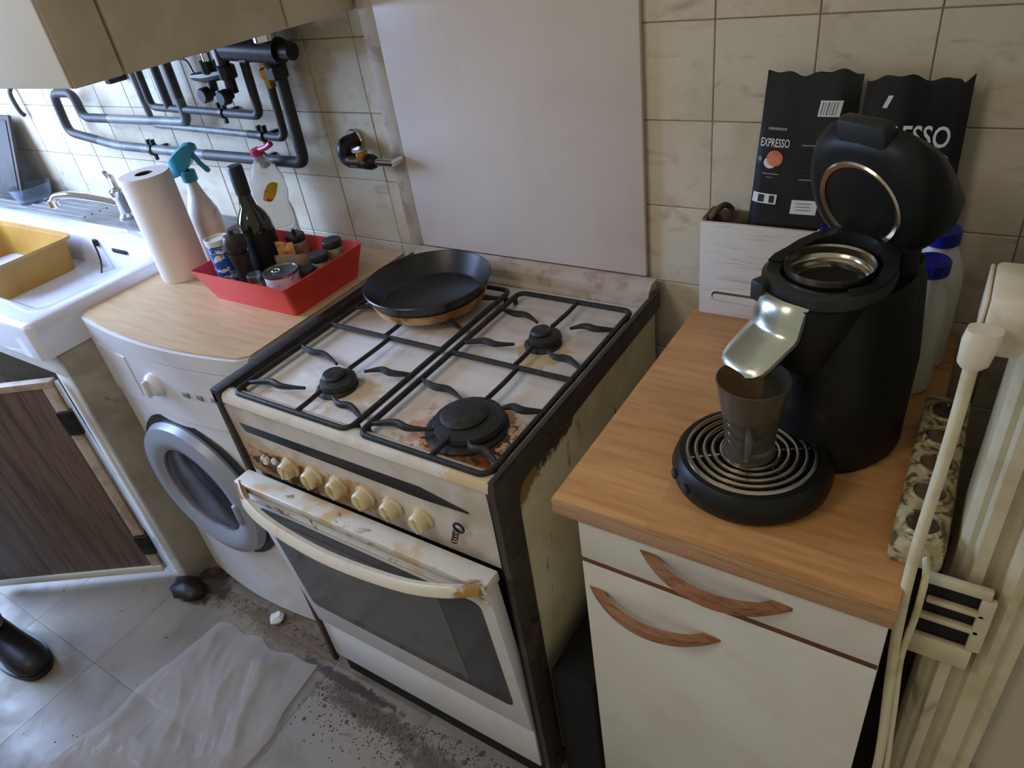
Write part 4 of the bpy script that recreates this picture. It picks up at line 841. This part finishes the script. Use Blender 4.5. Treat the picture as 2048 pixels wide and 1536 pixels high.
# ================================================================= RIGHT EDGE : power strip, socket, cord, bracket
ps = thing('power_strip', (1.105, -0.33, ZC), 'grimy cream power strip lying along the right end of the worktop', 'power strip')
obj('body', MB().box(1.079, 1.132, -0.524, -0.235, ZC+0.0002, ZC+0.036, 0.006), 'cream_plastic', ps)
for i in range(5):
    y = -0.492+0.054*i
    so = obj('socket', MB().lathe([(0.0165, 0.034), (0.0215, 0.034), (0.0215, 0.0385), (0.0195, 0.040), (0.0172, 0.040), (0.0165, 0.034)], 24, (1.1055, y, ZC+0.0005)), 'cream_plastic', ps)
    obj('socket_well', MB().lathe(cyl(0.0163, 0.0352, 0.0362), 20, (1.1055, y, ZC+0.0008)), 'crate_dark', so)
    obj('earth_pin', MB().lathe(cyl(0.0025, 0.0362, 0.0440, 0.0008), 8, (1.1055, y+0.008, ZC+0.0008)), 'brass', so)
so = thing('wall_socket', (1.13, -0.52, 1.16), 'cream surface-mounted socket box on the door jamb', 'socket')
obj('box', MB().box(1.108, 1.1405, -0.535, -0.46, 1.130, 1.186, 0.006), 'plug', so)
obj('cover', MB().box(1.1045, 1.1078, -0.532, -0.463, 1.133, 1.183, 0.0015), 'plug', so)
pc2 = thing('plug_lead', (1.107, -0.55, 0), 'thick cream plug lead hanging in front of the power strip', 'lead')
obj('plug', MB().loft([ell(1.110, -0.552, 0.013, 0.010, 1.166, 16, 3), ell(1.109, -0.552, 0.014, 0.010, 1.156, 16, 3), ell(1.1075, -0.552, 0.012, 0.0085, 1.134, 16, 3), ell(1.107, -0.552, 0.0075, 0.0065, 1.128, 16, 2)]), 'plug', pc2)
obj('cord', MB().tube(bez([(1.107, -0.552, 1.130), (1.1068, -0.552, 1.046), (1.104, -0.552, 0.891), (1.107, -0.552, 0.777), (1.113, -0.552, 0.686), (1.127, -0.552, 0.485), (1.125, -0.552, 0.25), (1.13, -0.55, 0.006)], 6), 0.0058, 14), 'cord', pc2, ang=80)
obj('thin_cord', MB().tube(bez([(1.116, -0.526, 0.868), (1.119, -0.545, 0.86), (1.120, -0.548, 0.80), (1.118, -0.548, 0.72), (1.128, -0.548, 0.60), (1.14, -0.548, 0.40), (1.135, -0.545, 0.006)], 6), 0.0038, 8), 'cord', pc2)
bk = thing('jamb_bracket', (1.15, -0.52, 0.74), 'broken cream plastic bracket with two dark slots on the jamb', 'bracket')
obj('back_plate', MB().box(1.122, 1.180, -0.522, -0.5185, 0.716, 0.838, 0.001), 'gap', bk)
for z0, z1, xa in ((0.716, 0.750, 1.116), (0.778, 0.786, 1.122), (0.806, 0.813, 1.126), (0.836, 0.850, 1.122)):
    obj('bar', MB().box(xa, 1.182, -0.530, -0.5222, z0, z1, 0.002), 'jamb', bk)
obj('end_bar', MB().box(1.174, 1.188, -0.530, -0.5222, 0.7505, 0.8355, 0.002), 'jamb', bk)

# ================================================================= PERSON (only a shoe reaches the frame)
pe = thing('person', (-0.93, -1.10, 0), 'person in dark trousers and black shoes standing at the left', 'person')
def skin(name, V, E_, R_, m, root=0, sub=2):
    me = bpy.data.meshes.new(name); me.from_pydata([Vector(v) for v in V], E_, []); o = bpy.data.objects.new(name, me); COL.objects.link(o)
    md = o.modifiers.new('skin', 'SKIN'); md.use_smooth_shade = True
    for i, r in enumerate(R_):
        sv_ = me.skin_vertices[0].data[i]; sv_.radius = (r, r) if not isinstance(r, tuple) else r; sv_.use_root = (i == root)
    s2 = o.modifiers.new('sub', 'SUBSURF'); s2.levels = sub; s2.render_levels = sub
    me.materials.append(M[m]); o.parent = pe; return o
# local to the root; facing +x
BV = [(0, 0, 0.93), (0, 0, 1.12), (0, 0, 1.34), (0, 0, 1.47), (0.01, 0, 1.54), (0.02, 0, 1.62), (0.02, 0, 1.70),
      (0, 0.11, 0.86), (0.01, 0.115, 0.48), (-0.02, 0.115, 0.10), (0, -0.11, 0.86), (0.01, -0.12, 0.48), (-0.02, -0.12, 0.10),
      (0, 0.19, 1.40), (-0.02, 0.23, 1.13), (0.10, 0.22, 0.90), (0.14, 0.215, 0.82), (0, -0.19, 1.40), (-0.02, -0.23, 1.13), (0.10, -0.22, 0.90), (0.14, -0.215, 0.82)]
BE = [(0, 1), (1, 2), (2, 3), (3, 4), (4, 5), (5, 6), (0, 7), (7, 8), (8, 9), (0, 10), (10, 11), (11, 12), (2, 13), (13, 14), (14, 15), (15, 16), (2, 17), (17, 18), (18, 19), (19, 20)]
BR = [0.13, 0.125, 0.14, 0.06, 0.07, 0.095, 0.075, 0.085, 0.058, 0.036, 0.085, 0.058, 0.036, 0.055, 0.042, 0.030, 0.032, 0.055, 0.042, 0.030, 0.032]
skin('body', BV, BE, BR, 'skin')
skin('trousers', [BV[i] for i in (0, 7, 8)]+[(-0.015, 0.115, 0.13)]+[BV[i] for i in (10, 11)]+[(-0.015, -0.12, 0.13), (0, 0, 1.03)], [(0, 1), (1, 2), (2, 3), (0, 4), (4, 5), (5, 6), (0, 7)], [0.150, 0.105, 0.080, 0.066, 0.105, 0.080, 0.066, 0.145], 'trousers')
skin('jumper', [(0, 0, 1.02), (0, 0, 1.15), (0, 0, 1.36), BV[13], BV[14], BV[15], BV[17], BV[18], BV[19], (0, 0, 1.45)], [(0, 1), (1, 2), (2, 3), (3, 4), (4, 5), (2, 6), (6, 7), (7, 8), (2, 9)], [0.155, 0.145, 0.16, 0.075, 0.058, 0.045, 0.075, 0.058, 0.045, 0.08], 'shirt')
for sy in (0.115, -0.12):
    s = MB(); secs = []
    for x, w, h, zb in ((-0.085, 0.018, 0.045, 0.012), (-0.07, 0.034, 0.075, 0.006), (-0.03, 0.040, 0.098, 0.004), (0.02, 0.041, 0.100, 0.004), (0.07, 0.044, 0.085, 0.004), (0.13, 0.050, 0.070, 0.004), (0.175, 0.046, 0.062, 0.005), (0.205, 0.034, 0.050, 0.008), (0.218, 0.016, 0.034, 0.014)):
        secs.append([(x, sy+w*c*(1.0 if s_ < 0 else 0.86), zb+(h-zb)*(0.5+0.5*s_)) for c, s_ in [(math.cos(2*PI*q/16), math.sin(2*PI*q/16)) for q in range(16)]])
    sh = obj('shoe', s.loft(secs), 'shoe', pe, local=True, ang=60)
    so_ = MB(); so_.loft([[(x, sy+w_*(0.048+0.006*math.sin(x*14)), z) for x, w_ in [(0.067+0.156*math.cos(q*PI/16), math.copysign(abs(math.sin(q*PI/16))**0.7, math.sin(q*PI/16))) for q in range(32)]] for z in (0.0005, 0.016)])
    obj('sole', so_, 'black_plastic', sh, local=True)
    obj('shoe_opening', MB().loft([ell(0.005, sy, 0.062, 0.030, 0.096, 20), ell(0.0, sy, 0.052, 0.036, 0.125, 20)]), 'sock', sh, local=True)

# ================================================================= FLOOR THINGS
from mathutils import noise as mn
def sheetpt(u, v):
    A, B_, C_, D_ = Vector((-0.40, -0.66, 0)), Vector((-0.06, -0.625, 0)), Vector((0.02, -1.12, 0)), Vector((-0.46, -1.16, 0))
    p = A*(1-u)*(1-v)+B_*u*(1-v)+C_*u*v+D_*(1-u)*v
    p.x += 0.03*mn.noise((u*3, v*4, 1.0)); p.y += 0.03*mn.noise((u*4, v*3, 5.0))
    h = 0.0
    for k, (fx, fy, amp) in enumerate(((5, 3, 0.026), (11, 6, 0.010), (26, 15, 0.003))):
        h += amp*(1-abs(mn.noise((p.x*fx+p.y*fx*0.6, p.y*fy-p.x*2, k*7.3)))*2.6)
    e = min(u, 1-u, v, 1-v)
    p.z = 0.0025+max(0, h)*min(1, 0.25+e*6); return p
tag(obj('plastic_sheet', MB().grid(sheetpt, 90, 90), 'sheet', ang=70), 'crumpled pale plastic sheet lying on the floor before the cooker', 'plastic sheet')
tq = MB(); tq.lathe([(0, 0.001), (0.016, 0.002), (0.020, 0.012), (0.012, 0.022), (0, 0.020)], 10, (-0.262, -0.575, 0))
for v in tq.bm.verts: v.co += Vector((mn.noise(v.co*90), mn.noise(v.co*90+Vector((9, 0, 0))), 0))*0.009
tag(obj('tissue_scrap', tq, 'tissue', ang=20), 'small white crumpled tissue on the floor by the washing machine', 'tissue')
db = MB(); rn = random.Random(3)
def crumb(x, y, s):
    z = s*0.3; P = [(x+s*math.cos(a)*rn.uniform(0.5, 1), y+s*math.sin(a)*rn.uniform(0.5, 1)) for a in [q*PI/2.5+rn.random()*0.5 for q in range(5)]]
    top = db.bm.verts.new((x, y, z+0.0006)); R_ = [db.bm.verts.new((a, b, 0.0006)) for a, b in P]
    for k in range(5): db.bm.faces.new((R_[k], R_[(k+1) % 5], top))
for k in range(900):
    x = rn.uniform(-0.03, 0.62); crumb(x, -0.625-abs(rn.gauss(0, 0.055))-0.02*math.sin(x*11), rn.uniform(0.0008, 0.0035)*(1 if rn.random() < 0.9 else 2.4))
for k in range(500):
    x = rn.uniform(-0.58, -0.02); crumb(x, -0.565-abs(rn.gauss(0, 0.022)), rn.uniform(0.0008, 0.0032))
for k in range(160): crumb(rn.uniform(-0.6, 0.5), rn.uniform(-1.2, -0.6), rn.uniform(0.001, 0.003))
fd = obj('floor_dirt', db, 'debris'); fd['kind'] = 'stuff'; fd['label'] = 'dark crumbs and dirt scattered along the cooker plinth'; fd['category'] = 'dirt'
bgm = MB(); secs = []
for k in range(7):
    t = k/6; r = 0.075*math.sin(PI*(0.12+0.86*t))
    secs.append([(-0.575+r*0.8*math.cos(a)*(1+0.3*mn.noise((math.cos(a)*2, math.sin(a)*2, t*3))), -0.628+r*0.5*math.sin(a)*(1+0.3*mn.noise((math.cos(a)*2, math.sin(a)*2, t*3+9))), 0.001+0.045*t) for a in [2*PI*q/18 for q in range(18)]])
tag(obj('gap_shadow_lump', bgm.loft(secs), 'shoe', ang=60), 'black lump standing in for the shadowy gap beside the washing machine corner', 'shadow stand-in')  # black lump modelled in place of the shadow between sink unit and washer
